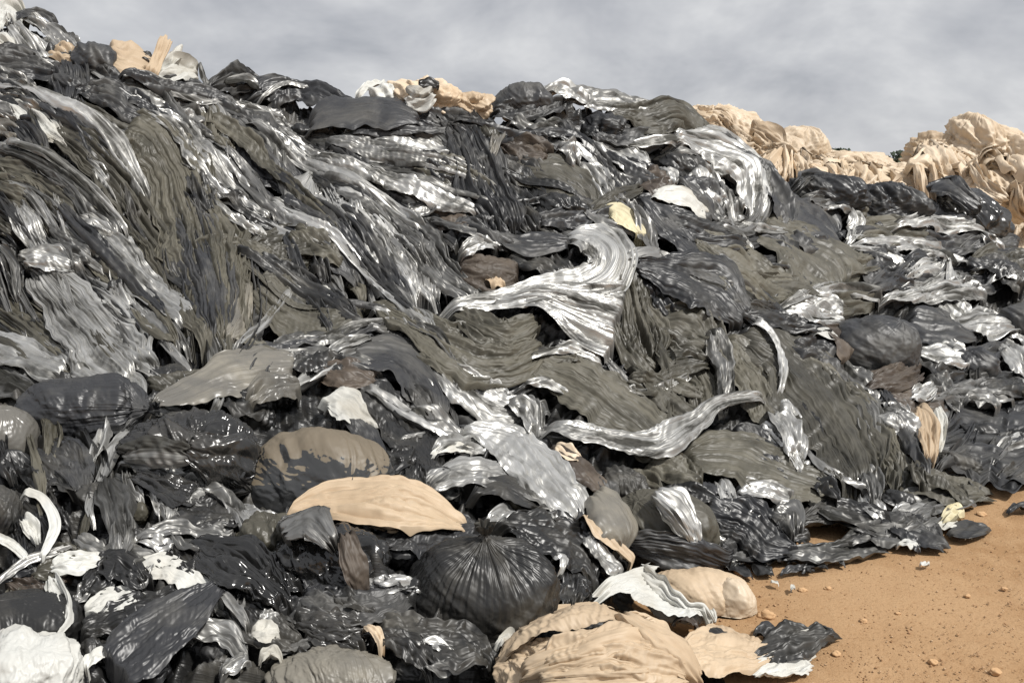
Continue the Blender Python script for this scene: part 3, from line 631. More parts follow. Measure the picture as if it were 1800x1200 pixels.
sh|black pleated pocket inside the big silver twist|K|7|890,455,10 950,475,26,.02 1008,515,14|nf=7
sh|big silver sheet twisting around the black pocket|L|10|975,425,14,.03 1035,445,32,.06 1060,495,40,.06 1020,530,32,.05 920,545,22,.04 770,552,10,.02|nf=9,cr=.8,fa=.9
sh|bright silver triangle fanning out from the twist|L|11|850,548,8,.03 930,556,20,.05 1010,580,44,.07 1084,598,62,.06|nf=10,cr=.8,fa=.9,e1=.02,rag=.05
sh|olive swag slung below the silver twist|O|8|640,535,12 720,592,32,.04 800,640,46,.07 880,660,42,.06 955,625,18,.02|nf=10
sh|olive film looping inside the olive swag|O|9|790,560,14 830,590,26,.03 880,615,28,.03 940,590,14|nf=6,cr=.8
sh|black shadowy film beneath the olive swag|K|5|660,600,14 760,660,22 860,700,26 960,670,14|nf=6
sh|olive panel hanging right under the silver triangle's edge|O|8|1090,500,16 1108,555,28,.04 1130,610,38,.03 1140,650,20|nf=6,cr=.7
sh|blue black cape over the olive panels|D|10|1090,496,12,.04 1160,505,30,.06 1235,530,46,.06 1300,585,22,.03|nf=9,fa=.6
sh|black pleated tail of the blue black cape|K|9|1290,560,12 1350,575,22,.03 1420,605,8|nf=6
sh|broad olive panel slanting down under the silver triangle|O|8|920,655,22 990,690,40,.04 1070,745,52,.05 1140,790,44,.03 1175,815,18|nf=13,fa=.7
sh|olive panel with creases below the blue black cape|O|6|1120,570,26 1180,590,40 1235,625,34 1260,660,14|cr=.9,nf=6
sh|knotted olive cords between the olive panels|O|9|1098,660,10 1150,705,18,.05 1190,745,16,.04 1225,775,10|nf=4
sh|second knotted olive cord crossing the first|O|9|1140,690,8,.02 1185,665,16,.05 1235,660,10,.03|nf=4
sh|dark film in the hollow beside the knotted cords|K|4|1130,740,16 1180,760,22 1225,740,14|
sh|olive sheet behind the hanging pale strap|O|6|1190,650,18 1225,690,28 1235,740,18|nf=6
st|pale straight strap hanging down the olive sheet|S|11|1233,600,9,.04 1250,650,17,.06 1258,690,16,.06 1262,735,12,.05|nf=5
st|thin white cord hanging in a curve over olive sheet|L|11|1305,582,5,.05 1335,620,6,.08 1352,670,6,.08 1355,720,6,.05|nf=2
sh|olive grey swag looping between strap and silver cascade|L|13|940,782,10,.03 1010,800,14,.05 1085,812,18,.08 1150,812,27,.10 1205,775,20,.10 1255,737,11,.10 1345,727,6,.06|nf=7
sh|silver crumpled cascade below the olive swag|L|8|745,648,14 790,690,28,.03 840,725,32,.03 900,750,26,.03 965,735,10|cr=1.3,nf=7
st|white crumpled star of film at the cascade's end|L|11|880,735,6,.05 905,755,16,.08 930,790,14,.05|cr=1.2
sh|dark grey film under the silver cascade|D|6|800,745,14 880,780,24 960,800,20|cr=.8
# big olive ribbon, right of centre
sh|smooth olive sheet with rounded fold on the right slope|O|8|1320,405,18 1390,450,40,.04 1440,490,50,.05 1470,525,24,.02|nf=6,fa=.4
bag|smooth rounded olive lobe next to the charcoal slope|O|120|1478,492,44,46|cr=.25,pl=.1,sq=2
sh|olive pleated sheet under the dark swag|O|7|1200,430,16 1260,475,34,.03 1330,515,36,.03 1385,535,16|nf=8
sh|dark creased olive sheet below the olive lobe|O|7|1360,548,14 1440,550,20,.02 1530,545,14|nf=7
sh|charcoal sheet beyond the olive lobe|D|6|1490,460,20 1540,490,38,.02 1600,515,20|cr=.6
sh|wide olive ribbon sweeping down to the foot of the heap|O|9|1285,598,22 1355,645,44,.04 1420,725,56,.06 1475,800,60,.06 1520,880,38,.03|nf=10,fa=.6
sh|narrow olive ribbon along the wide ribbon's outer edge|O|8|1370,625,14 1450,690,26,.02 1520,770,26,.02 1580,850,14|nf=6
sh|olive sheet behind the thin white cord|O|7|1260,600,18 1300,660,34 1345,730,34 1380,800,18|nf=8
sh|silver crumpled lump hanging on the wide olive ribbon|L|12|1345,745,16,.05 1372,780,24,.07 1392,828,14,.04|cr=1.3
sh|dark wrinkled sheet fanning below the grey swag|O|8|1190,815,18 1270,822,36,.03 1370,850,40,.03 1470,885,20|nf=14,fa=.7
sh|dark fold sheltering under the silver lump|D|7|1280,770,14 1330,800,26 1380,840,18|nf=6
sc|white sliver of film beside the blue grey bag|W|10|1405,612,4,.05 1435,620,9,.06 1468,633,5,.04|fa=.2,nf=2
sh|pale crumpled sheet above the white sliver|L|8|1365,555,12 1405,570,22,.02 1470,585,14|cr=1.0
sh|dark crumpled film beside the olive ribbon's edge|D|6|1400,630,16 1460,670,24 1500,720,20|cr=1.0
sh|silver flecked film below the blue grey bag|S|7|1470,660,10 1500,690,18 1530,720,10|cr=1.2
# right lumps
bag|blue black bag with pointed top before the cream heap|G|115|1700,392,74,56|cr=.6,sq=1.9,rot=-12,neck=False
sh|peaked charcoal sheet on top of the blue black bag|D|7|1645,350,10,.1 1672,345,16,.1 1715,372,10,.1|nf=3,fa=.4,cr=1.1,on=1
bag|crumpled charcoal lump nearest the cream heap|D|100|1452,352,70,40|cr=1.0,lump=.25
bag|dark lump between charcoal lump and blue black bag|D|80|1555,370,66,42|cr=1.0,lump=.25
sc|black pointed flap rising before the cream heap|K|7|1385,345,10,.0 1405,325,12,.02 1450,332,7,.0|
sh|smooth charcoal sheet below the crumpled charcoal lump|D|7|1355,370,14 1405,400,36,.03 1470,435,24|fa=.25,cr=.4,nf=4
sh|silver torn film on the crumpled charcoal lump|S|8|1405,360,8 1450,372,14,.03 1485,390,8|cr=1.2
sh|silver torn film hanging over the smooth charcoal sheet|L|9|1478,388,8 1492,410,12,.03 1482,440,8|cr=1.2
sh|olive crumpled film below the dark lump|O|6|1490,410,16 1550,420,26 1620,430,18|cr=1.0
sh|dark creased film at the base of the blue black bag|D|6|1600,430,14 1690,440,20 1790,445,14|nf=6
sc|white glint of film on the blue black bag|L|9|1722,405,6,.35 1735,420,9,.35 1750,430,5,.3|cr=.9,on=1
st|long silver strip lying across the right slope|L|9|1490,438,6,.03 1560,448,9,.05 1630,462,10,.05 1700,475,5,.02|nf=4
st|silver edge strip curving beside the olive lobe|L|8|1472,452,4 1530,462,8,.03 1575,490,6,.02|nf=3
sh|silver crumpled drift below the long silver strip|L|7|1535,540,8 1600,535,18,.02 1670,525,22,.02 1735,530,10|cr=1.4
sc|small silver peak standing above the silver drift|L|9|1638,500,6,.04 1645,485,8,.1 1652,520,7,.03|cr=.9
sh|dark film between long silver strip and silver drift|D|5|1560,480,16 1640,495,24 1720,500,20 1800,505,12|cr=1.1
sh|olive crumpled film at the far edge of right slope|O|6|1690,480,14 1750,470,22 1820,480,18|cr=1.0
sh|silver white crumple ring on the right slope|L|8|1725,505,10 1755,500,15,.03 1785,515,10|cr=1.4
bag|blue grey bag bulging from the right slope|D|60|1532,618,80,62|cr=.4,pl=.5,lump=.08,sink=.85,sq=2
sh|pointed tail of the blue grey bag|R|9|1420,602,5,.05 1455,612,24,.08 1490,640,34,.06|fa=.3,cr=.4,nf=3
sh|blue grey sheet trailing beyond the blue grey bag|D|9|1580,575,14 1640,600,24,.04 1710,612,10,.02|fa=.3,nf=4
sh|torn brown film under the blue grey bag|R|8|1510,690,12 1560,690,24,.04 1610,670,18,.03|cr=1.1
sh|white crumpled film above the small charcoal bag|L|8|1660,590,14 1720,585,26,.02 1785,590,16|cr=1.2
sh|silver folds between blue grey bag and small charcoal bag|L|8|1600,620,14 1645,640,26,.02 1690,650,14|cr=1.2
bag|small charcoal bag beyond the blue grey bag|D|100|1712,648,42,35|cr=.6,sink=.8,sq=2
bag|dark bag at the far edge of the right slope|D|70|1798,575,54,38|cr=.5,sink=.8,sq=2
sh|black glossy film behind the small charcoal bag|K|5|1650,690,16 1720,690,22 1810,690,20|cr=.9
sh|silver pleats past the small charcoal bag|L|7|1745,620,10 1780,650,16 1815,690,12|nf=8
sh|silver crinkled band across the lower right slope|S|7|1620,720,10 1690,705,18 1780,715,14|cr=1.4
sh|dark brown film draped under the torn brown film|R|6|1540,710,14 1600,725,24 1660,730,14|cr=1.0
bag|white and silver wad beside the tan strip|L|95|1572,768,56,46|cr=1.1,name='film_bundle',lump=.2
st|tan strip standing between white wad and charcoal sheet|N|10|1598,745,12,.08 1615,785,17,.10 1625,835,11,.05|nf=4
st|white strip between the tan strip and charcoal sheet|W|9|1632,740,7,.05 1642,775,10,.07 1640,815,6,.03|nf=2
sh|grey flap beside the white and silver wad|S|9|1500,725,10,.05 1515,760,22,.08 1530,800,12,.04|fa=.4,nf=3
sh|large charcoal sheet at the foot of the right slope|D|8|1640,795,30,.03 1700,785,72,.06 1770,790,72,.05 1850,790,50|nf=7,fa=.45,cr=.5
sh|brown pleated sheet running to the foot past the tan strip|O|7|1520,790,14 1580,840,28 1660,870,26 1740,880,10|nf=9
''')
parse('''
# foot of the heap on the dirt
bag|olive brown bag with silver patch at the heap's foot|O|120|1168,938,92,74|cr=.35,pl=.6,lump=.1
sh|silver patch of film on the olive brown bag|L|9|1150,885,10,.2 1180,905,24,.24 1205,935,17,.2 1210,955,6,.15|cr=1.3,nf=4,fa=.6,on=1
sh|dark pleats wrapping the olive brown bag's lower half|D|8|1095,950,8,.16 1160,955,22,.2 1230,975,26,.16 1290,985,10,.08|nf=4,fa=.6,cr=1.1,on=1
bag|black crumpled wad behind the olive brown bag|K|70|1092,868,42,44|cr=1.1
sh|grey film flowing from the olive brown bag|D|7|1220,890,18 1290,930,40,.03 1350,970,30 1400,985,10|nf=9
sh|pale silver folded film beside the olive brown bag|L|9|1290,872,10,.03 1335,885,16,.05 1385,900,12,.03|nf=4
sh|speckled silver crumple at the foot|S|8|1350,915,12,.02 1380,930,22,.04 1395,960,14|cr=1.5
sh|black rounded fold at the foot of the wide olive ribbon|K|8|1400,925,12,.03 1450,910,24,.06 1520,930,28,.05 1560,965,12|nf=5
sh|silver rimmed black film along the dirt edge|S|7|1370,985,10 1430,985,16,.02 1490,980,14 1560,970,10|cr=1.2,nf=6
sh|grey crumple by the white scrap on dirt edge|S|7|1480,960,12 1540,955,18,.02 1610,950,12|cr=1.5
sh|black strips fanning out on the dirt edge|D|8|1540,915,12,.02 1590,940,22,.03 1660,962,14|nf=7
sh|cream grey flap standing near the dirt edge|L|10|1570,905,8,.06 1600,895,20,.1 1635,905,12,.06|fa=.4,nf=3
sh|silver twisted strip pointing along the dirt|S|8|1600,915,10,.02 1650,900,12,.03 1715,892,8,.01|nf=4
sc|white scrap at the very edge of the dirt|W|9|1575,968,6,.02 1595,966,9,.03 1615,968,6,.02|cr=.9
sc|tan yellow scrap lying on the dirt edge|Y|9|1655,925,8,.02 1675,915,12,.04 1692,912,6,.02|cr=.9
sc|black flat scrap lying on open dirt|K|9|1665,945,9,.02 1700,945,14,.02 1740,938,6,.01|fa=.3,tuck=.3
sc|small black scrap by the frame edge on dirt|K|6|1770,908,5,.02 1788,902,8,.03 1812,900,6,.02|
sh|black film at the corner where dirt meets slope|K|6|1750,860,12 1790,850,16,.02 1840,845,14|
sh|black torn film under the grey flowing film|D|6|1270,990,10 1320,985,16,.02 1380,975,12|cr=1.2
sc|pale scrap between bag and dirt|L|8|1245,1000,6,.03 1262,1000,8,.04 1280,1006,5,.02|cr=.8
# tan wads in front
bag|round tan wad on the dirt beside white sheet|N|20|1225,1050,88,50|cr=.5,lump=.12,sq=2
bag|clear tan lobe bulging from the round tan wad|B|0|1288,1066,38,48|cr=.45,pl=.3,sq=2
sh|white sheet draped on the round tan wad|W|8|1045,1058,14,.10 1100,1045,22,.16 1165,1068,38,.20 1225,1090,24,.14 1245,1105,6,.06|nf=6,fa=.5,on=1
bag|dark crumpled ball resting on the tan wad|R|80|1180,1034,18,15|cr=1.0,sink=2.6
bag|large tan folded wad in the foreground|N|150|1052,1198,138,82|cr=1.35,pl=.1,npl=20,lump=.25,cf=1.6
sh|tan sheet folded over the large tan wad|N|8|905,1168,12,.16 955,1130,20,.24 1025,1106,18,.24 1085,1110,10,.18|nf=3,fa=.35,cr=1.5,on=1
sh|tan sheet spreading forward from the large tan wad|N|8|960,1185,16,.26 1050,1165,34,.32 1140,1175,36,.24 1200,1195,18,.12|nf=3,fa=.35,cr=1.5,on=1
sh|tan strip folded along the near edge of the large tan wad|N|9|895,1185,8 932,1135,14 985,1102,15 1040,1088,8|nf=3,fa=.8,cr=.8,on=1
sh|tan fold crossing the middle of the large tan wad|N|9|930,1190,10 1010,1165,20 1090,1150,22 1160,1150,10|nf=4,fa=1.0,cr=.7,on=1
sh|tan fold running down the far side of the large tan wad|N|9|1085,1110,8 1125,1135,20 1165,1160,24 1200,1200,12|nf=4,fa=1.0,cr=.7,on=1
sh|tan fold at the bottom of the large tan wad|N|10|960,1200,12 1040,1195,20 1130,1195,16|nf=4,fa=1.0,cr=.8,on=1
sh|tan crumpled sheet beside black flap on the dirt|N|7|1185,1160,14,.03 1250,1158,34,.07 1330,1160,24,.04 1360,1150,10,.02|cr=.9,nf=6
bag|black rounded flap between two tan sheets|K|60|1250,1128,38,20|cr=.5
sc|brown scrap below the white sheet|R|8|1180,1108,6,.12 1205,1108,10,.14 1225,1115,6,.1|cr=.8
sh|black film stretched out on the dirt|K|8|1325,1165,14,.03 1375,1150,26,.06 1430,1135,22,.06 1468,1128,9,.03|nf=5,cr=.6
sh|white sheet under the stretched black film|W|10|1325,1190,10,.03 1375,1180,20,.05 1425,1172,16,.04|fa=.2,cr=.3,nf=2,e1=.03
sc|thin white edge on the stretched black film|W|10|1330,1150,3,.06 1400,1130,4,.1 1440,1118,5,.1|
sc|dark scrap lying behind the stretched black film|D|7|1320,1128,8,.02 1350,1125,12,.03 1375,1128,6,.02|
sc|white scrap tucked beneath the large tan wad|W|8|865,1160,8,.1 885,1155,12,.12 900,1165,7,.1|cr=.8
sc|white corner at the bottom under tan wad|W|8|890,1180,6,.1 905,1195,14,.12 930,1215,14,.08|fa=.3
# middle foreground
bag|big pleated black bag gathered at its top|K|88|848,1048,130,98|pl=.72,cr=.3,npl=64,lump=.06,neck=True,sink=.35,sq=2.1,tilt=.1
sh|black creased film behind the big pleated bag|D|8|660,985,14,.05 720,965,36,.08 790,965,36,.08 840,955,14,.06|nf=7,cr=.9
sh|black film spilling from the big pleated bag's neck|K|8|870,940,14,.08 930,960,34,.10 1000,990,40,.06 1045,1035,16|nf=7,cr=.9
sh|black crumpled skirt beside the big pleated bag|K|7|940,1010,20 990,1045,34 1000,1090,20|cr=1.0
sc|pale scrap stuck near the big pleated bag|L|9|958,1010,5,.14 968,1020,8,.16 970,1035,5,.14|
sh|pale tan leaf shaped film wad in the foreground|N|9|492,950,8,.10 570,930,30,.20 660,934,40,.24 750,942,32,.20 825,952,8,.08|nf=20,fa=1.7,cr=.35,rag=.05,e0=.3,e1=.3
sh|tan underside below the pale tan leaf shaped wad|N|8|600,935,8,.08 680,945,20,.10 770,935,12,.06|nf=4
bag|big smooth dusty bag with tan dirt on top|Q|175|560,842,132,90|pl=.15,cr=.3,lump=.10,sq=2.0,sink=.3
sc|white torn flap above the big smooth dusty bag|W|10|565,735,10,.12 600,745,24,.16 630,765,16,.14 655,775,7,.1|fa=.3,cr=.6
sh|grey film under the white torn flap|D|8|600,765,8,.08 640,790,16,.1 680,840,10,.06|nf=3
sh|dirty grey sheet stretched toward the cream bundle end|T|9|262,735,6,.08 330,712,24,.10 410,692,34,.12 490,680,34,.10 520,680,12,.06|fa=.25,cr=.35,nf=4
sh|torn pale end of the dirty grey sheet|T|10|430,740,12,.10 475,725,22,.12 525,715,14,.08|cr=1.1
sh|rusty brown crumple above the white torn flap|R|7|560,680,12 610,690,22,.02 660,700,14|cr=1.1
sh|charcoal smooth flap below the black twisted film|D|8|605,660,14,.03 680,660,34,.05 735,700,36,.04 770,765,14|fa=.35,nf=5,cr=.5
sc|white pointed strip above the charcoal flap|L|9|570,660,6,.04 600,645,10,.06 650,630,5,.04|nf=3
sh|black creased film around the charcoal flap's foot|K|6|610,710,18 680,745,36 740,800,34 770,850,14|cr=1.0,nf=7
sh|black ribbed sheet behind the dusty bag|K|5|650,790,18 720,830,30 760,880,18|cr=1.1
sc|white shred near the silver creased sheet|W|9|752,822,5,.05 785,812,9,.07 825,815,4,.04|cr=1.2
sh|silver creased sheet near the pale tan leaf wad|L|9|738,880,14,.06 800,862,24,.10 870,868,24,.08 925,890,10,.04|cr=.9,nf=5
sh|black flap over the silver creased sheet|K|10|820,892,8,.08 880,890,20,.10 940,915,12,.06|fa=.4,nf=3
sh|striped silver streamer falling to the big pleated bag|L|10|800,768,8,.05 870,800,26,.08 935,860,40,.08 985,915,36,.05 1010,945,14|nf=11
sh|dark striped strip beside the striped silver streamer|R|9|960,820,8,.05 1000,850,14,.06 1050,890,10,.03|nf=5
sc|cream scrap between grey swag and striped streamer|B|9|965,815,6,.06 985,830,10,.08 1010,840,6,.05|cr=.9
tb|grey clear tube of film beside the olive brown bag|T|10|1022,905,20,.10 1045,935,30,.14 1070,965,28,.10 1082,985,16,.06|arch=.9,fa=.15,cr=.1,nf=3
st|tan strip along the grey clear tube|N|11|1005,930,10,.10 1035,965,13,.12 1070,995,11,.10 1098,1018,7,.05|nf=3
st|silver strip under the tan strip|L|9|1010,965,10,.06 1040,1000,14,.08 1075,1030,10,.04|nf=4
# lower corner, foreground
bag|smooth dark round bag under the silver fan|D|8|142,725,104,60|neck=True,pl=.75,npl=22,cr=.5,lump=.08,sink=.35
bag|grey brown bag cut by the edge of the frame|T|70|-2,778,66,66|pl=.4,cr=.2,lump=.06
bag|shiny black bulging bag with wrapped front|G|172|340,800,112,82|neck=True,pl=.4,cr=1.1,lump=.12,sink=.35
sc|grey glossy patch on the shiny black bag|L|10|235,800,8,.22 285,795,18,.3 345,800,10,.24|cr=1.5,fa=.12,nf=2,on=1
sh|black wrap across the shiny black bag|G|10|330,790,16,.26 400,815,34,.3 440,860,16,.2|nf=2,cr=1.5,fa=.2,on=1
sh|smooth clear pocket hanging below the shiny bag|S|6|188,850,16,.04 204,905,32,.08 215,955,20,.04 226,985,6|fa=.25,cr=1.2,nf=2,arch=.25
st|pale shiny strip wrapped from the dark round bag to the clear pocket|L|7|238,768,8 205,800,12,.02 182,850,9,.02 158,905,7,.02 165,935,5|cr=1.2,fa=.4,nf=2,rag=.08
st|pale strip on the other side of the clear pocket|L|7|240,830,6 275,862,10,.02 298,902,12,.02 296,938,6|cr=1.2,fa=.4,nf=2,rag=.08
sh|dark film below the smooth dark round bag|K|7|60,800,20 110,830,36,.03 150,870,24|nf=6,cr=.8
sh|thin grey sheet stretched from the dark round bag|D|7|95,795,18,.03 130,835,30,.06 150,880,14,.03|fa=.2,nf=2,cr=1.2
sh|glossy black lump between shiny bag and clear pocket|G|8|230,850,14,.06 285,880,30,.1 350,890,22,.06|cr=.9,on=1
sh|black folds under the shiny bulging bag|K|7|300,910,16 370,925,34,.03 430,920,24|cr=1.0,nf=7
sh|pink grey film strips under the black folds|S|8|230,970,8,.04 310,960,14,.06 400,985,8,.03|nf=6
st|white hooked strip curving round a dark hollow|W|12|38,885,7,.06 78,905,8,.14 102,950,9,.16 92,990,7,.12 80,1012,4,.06|fa=.2,nf=2,rag=.04
st|white straight strip below the hooked one|W|11|-15,968,6,.06 30,985,8,.08 60,1010,5,.05|fa=.2,nf=2
sc|white blob inside the white hooked strip|W|10|42,940,9,.05 58,955,13,.07 70,975,7,.05|
bag|black wad at the frame edge above the hooked strip|K|40|-5,920,44,60|cr=.6
sh|black hollow film behind the hooked strip|K|6|30,900,22 60,950,30 50,1010,22|nf=5
sh|rusty torn film below the white straight strip|R|7|20,1040,10 70,1050,16,.03 130,1030,10|cr=1.1
bag|dark domed bag above the cream bag in the corner|K|100|32,1112,104,66|pl=.5,cr=.35,lump=.08
bag|cream white bag in the bottom corner|W|60|40,1190,102,72|pl=.3,cr=.6,cf=1.1,lump=.08,sink=.9
st|white crumpled strip beside the dark domed bag|W|10|100,1035,10,.08 122,1075,15,.12 128,1110,13,.1 112,1145,7,.06|
sh|cream sheet lying above the white crumpled strip|W|10|98,1022,10,.08 140,1018,19,.12 188,1012,12,.08|nf=4
sh|broad white strip running under the matte black sheet|W|10|235,1030,16,.08 290,1028,22,.12 340,1055,20,.1 382,1088,8,.06|nf=4,fa=.4
sh|white triangle patch between black films|W|10|165,1100,10,.08 205,1082,20,.1 252,1068,10,.08|nf=3,fa=.4
st|long white sliver beside the matte black sheet|W|11|225,1130,5,.1 275,1108,10,.12 338,1080,5,.1|nf=2,fa=.3
sh|matte black pointed sheet in the foreground|D|11|205,1215,40,.10 270,1160,50,.16 330,1115,36,.2 390,1072,6,.2|fa=.12,cr=.9,nf=2,e1=.02,rag=.05
sh|black film draped over the white strips|K|9|150,1140,16,.06 240,1100,24,.08 340,1075,16,.06|nf=4
sh|black knob of film above the broad white strip|K|9|180,1020,18,.08 220,1030,26,.12 260,1055,14,.06|cr=.6
sh|long shiny black bundle slanting in the foreground|G|10|325,995,16,.08 385,1025,38,.14 450,1060,40,.12 510,1100,16,.05|nf=6,cr=.7
sh|black crumple beneath the long shiny bundle|K|7|390,1080,24 450,1120,36 530,1150,24|cr=1.1
st|silver edge strip by the matte black sheet's tip|L|10|380,1080,5,.1 405,1110,8,.1 435,1145,6,.06|nf=2
bag|brown black wrinkled bundle before the dusty bag|O|80|470,962,50,58|cr=.7,pl=.6
bag|boxy glossy black bundle with bright creases|G|120|590,1000,92,62|cr=.9,sq=3.2,lump=.12
sh|silver sheen patch on the boxy black bundle|S|10|520,965,8,.2 555,950,22,.24 590,975,10,.2|cr=1.2,fa=.5,on=1
sh|brown pleated band on the boxy black bundle|R|10|600,960,10,.22 618,1000,15,.24 628,1040,9,.16|nf=2,fa=.3,cr=1.4,on=1
sh|dark folded film below the boxy black bundle|D|8|520,1080,20,.03 590,1095,38,.06 670,1085,28,.04 720,1060,12|cr=1.0,nf=6
sh|black crumpled film under the big pleated bag|K|8|650,1130,20,.03 720,1150,38,.05 800,1165,34,.04 860,1180,14|cr=1.0,nf=6
bag|grey dirty film bag at the bottom edge|T|90|585,1190,108,48|pl=.2,cr=.75,sq=1.9,lump=.06
sc|cream twisted scrap by the grey dirty bag|B|10|640,1140,6,.1 658,1155,9,.14 670,1175,6,.1|cr=.9
sc|white torn scrap near the long shiny bundle|W|10|440,1150,7,.06 465,1155,13,.08 490,1150,7,.06|cr=1.0
sc|white ragged scrap at the bottom by black crumple|W|10|455,1190,6,.06 475,1185,10,.08 495,1195,6,.06|cr=1.0
sc|white curl at the bottom beside the cream bag|W|11|160,1205,7,.1 178,1185,10,.14 198,1170,6,.12|
sh|dark shiny folds above the grey dirty bag|G|8|520,1120,16,.02 580,1130,26,.04 650,1125,16|cr=1.0
sc|silver shred below the boxy black bundle|L|9|655,1050,6,.06 675,1055,10,.08 700,1048,5,.06|cr=1.0
''')
# ------------------------------------------------------------------ smaller film pieces packed between the big ones
FL = np.array([(a, b, c, d) for a, b, c, d, _, _ in FLOW]); FM = [f[4] for f in FLOW]; FLB = [f[5] for f in FLOW]
rng = random.Random(77)
WORDS = {'K': 'black', 'G': 'glossy black', 'D': 'charcoal', 'O': 'olive brown', 'S': 'grey silver', 'L': 'bright silver', 'W': 'white', 'B': 'cream', 'N': 'tan', 'T': 'dirty clear', 'R': 'brown', 'Y': 'pale yellow', 'Q': 'charcoal'}
used = set(o.get('label') for o in bpy.data.objects if o.get('label'))
def in_heap(u, v):
    if v < skyline(SKY1, u) + 10: return False
    return v < np.interp(u, [-100, 880, 1000, 1180, 1300, 1400, 1500, 1600, 1690, 1740, 1800, 1900], [1215, 1215, 1080, 1000, 985, 985, 970, 945, 915, 862, 838, 820])
def near_label(u, v, head, kmax=14):
    """a label that points at this piece by the big sheet or bag next to it"""
    d2 = (FL[:, 0] - u) ** 2 + (FL[:, 1] - v) ** 2
    for k in np.argsort(d2)[:kmax]:
        k = int(k); a = FLB[k]
        if len(a.split()) > 10: continue
        du, dv = u - FL[k, 0], v - FL[k, 1]
        rel = 'just above' if dv < -abs(du) else 'just below' if dv > abs(du) else 'alongside' if (du > 0) == (u < 900) else 'next to'
        c = '%s %s the %s' % (head, rel, a)
        if len(c.split()) <= 16 and c not in used: used.add(c); return c
    return None
KEEP = [(760, 420, 1100, 655), (930, 715, 1350, 840), (1225, 575, 1365, 730), (480, 880, 830, 960), (430, 745, 690, 930), (715, 940, 985, 1150), (885, 1050, 1330, 1200), (540, 205, 735, 250), (1450, 545, 1620, 680), (1060, 380, 1150, 490), (1125, 355, 1240, 405), (20, 670, 250, 780), (250, 240, 330, 400)]   # big pieces that lie on top
def fill(kind, nmax, gap, where):
    n = 0; tries = 0; placed = []
    while n < nmax and tries < 9000:
        tries += 1
        u = rng.uniform(-10, 1815); v = rng.uniform(60, 1200)
        slope = v < 650 + 0.15 * max(u - 300, 0) and not (u > 1450 and v > 420)
        if not in_heap(u, v) or not where(u, v, slope): continue
        if any(a < u < b and c < v < d for a, c, b, d in KEEP): continue
        if (u < 350 and v < 150) or (600 < u < 890 and v < 225): continue
        if any((u - a) ** 2 + ((v - b) * 1.2) ** 2 < gap ** 2 for a, b in placed): continue
        d2 = (FL[:, 0] - u) ** 2 + (FL[:, 1] - v) ** 2
        near = np.argsort(d2)[:6]; w = 1 / (d2[near] + 400)
        an = np.arctan2(FL[near, 3], FL[near, 2])           # average axis of the sheets nearby
        A = 0.5 * math.atan2((w * np.sin(2 * an)).sum(), (w * np.cos(2 * an)).sum()) + rng.gauss(0, 0.14 if slope else 0.5)
        mat = FM[near[rng.randrange(4)]]
        if mat in 'WBNYTQR' and rng.random() < 0.8: mat = rng.choice('KKDSO')
        if mat in 'TWYR': mat = rng.choice('KDS')
        if rng.random() < 0.45: mat = rng.choice('SSSLLKKDO')
        if kind == 'wad':
            r = rng.uniform(13, 27)
            if u > 1100 and v > 900: r *= 0.7
            if not in_heap(u, v + r): continue
            mat = rng.choice('KKKDDOS') if mat not in 'KDO' else mat
            lab = near_label(u, v, '%s crumpled %s wad' % ('tiny' if r < 18 else 'small' if r < 23 else 'fist sized', WORDS[mat]))
            if lab is None: continue
            bag('film_bundle', lab, mat, u, v, r * rng.uniform(1.0, 1.6), r, knot=rng.uniform(0, 360), cr=1.2, pl=rng.choice([0.3, 0.9]), lump=0.28, sink=0.2, cf=1.8, npl=16, group='small wads packed into the heap')
        else:
            strand = kind == 'strand'
            L = rng.uniform(80, 240) if strand else rng.uniform(45, 115); Wd = rng.uniform(4, 12) if strand else rng.uniform(10, 22)
            ca, sa = math.cos(A), math.sin(A); bend = rng.uniform(-0.14, 0.14) * L
            pts = [(u - ca * L / 2, v - sa * L / 2, Wd * 0.6), (u - sa * bend, v + ca * bend, Wd), (u + ca * L / 2, v + sa * L / 2, Wd * 0.6)]
            if not all(in_heap(p[0], p[1]) for p in pts): continue
            shape = 'hair thin' if Wd < 5.5 else 'very thin' if Wd < L * 0.05 else 'slim' if Wd < L * 0.1 else 'short' if L < 75 else 'wide' if Wd > 16 else 'narrow'
            style = rng.choice(['creased', 'pleated', 'twisted'] if strand else ['crumpled', 'crinkled', 'torn'])
            lab = near_label(u, v, '%s %s %s %s' % (shape, style, WORDS[mat], 'strand' if strand else 'scrap'))
            if lab is None: continue
            sheet('plastic_strip' if strand else 'plastic_scrap', lab, mat, rng.choice([2, 4, 6, 8]), pts, cr=0.7 if strand else 1.4, fa=1.3, arch=0.25 if strand else 0.1, rag=0.25, bur=1.0, flow=False,
                  group='thin film strands pulled through the heap' if strand else 'film scraps packed into the heap', up=0.01)
        placed.append((u, v)); n += 1
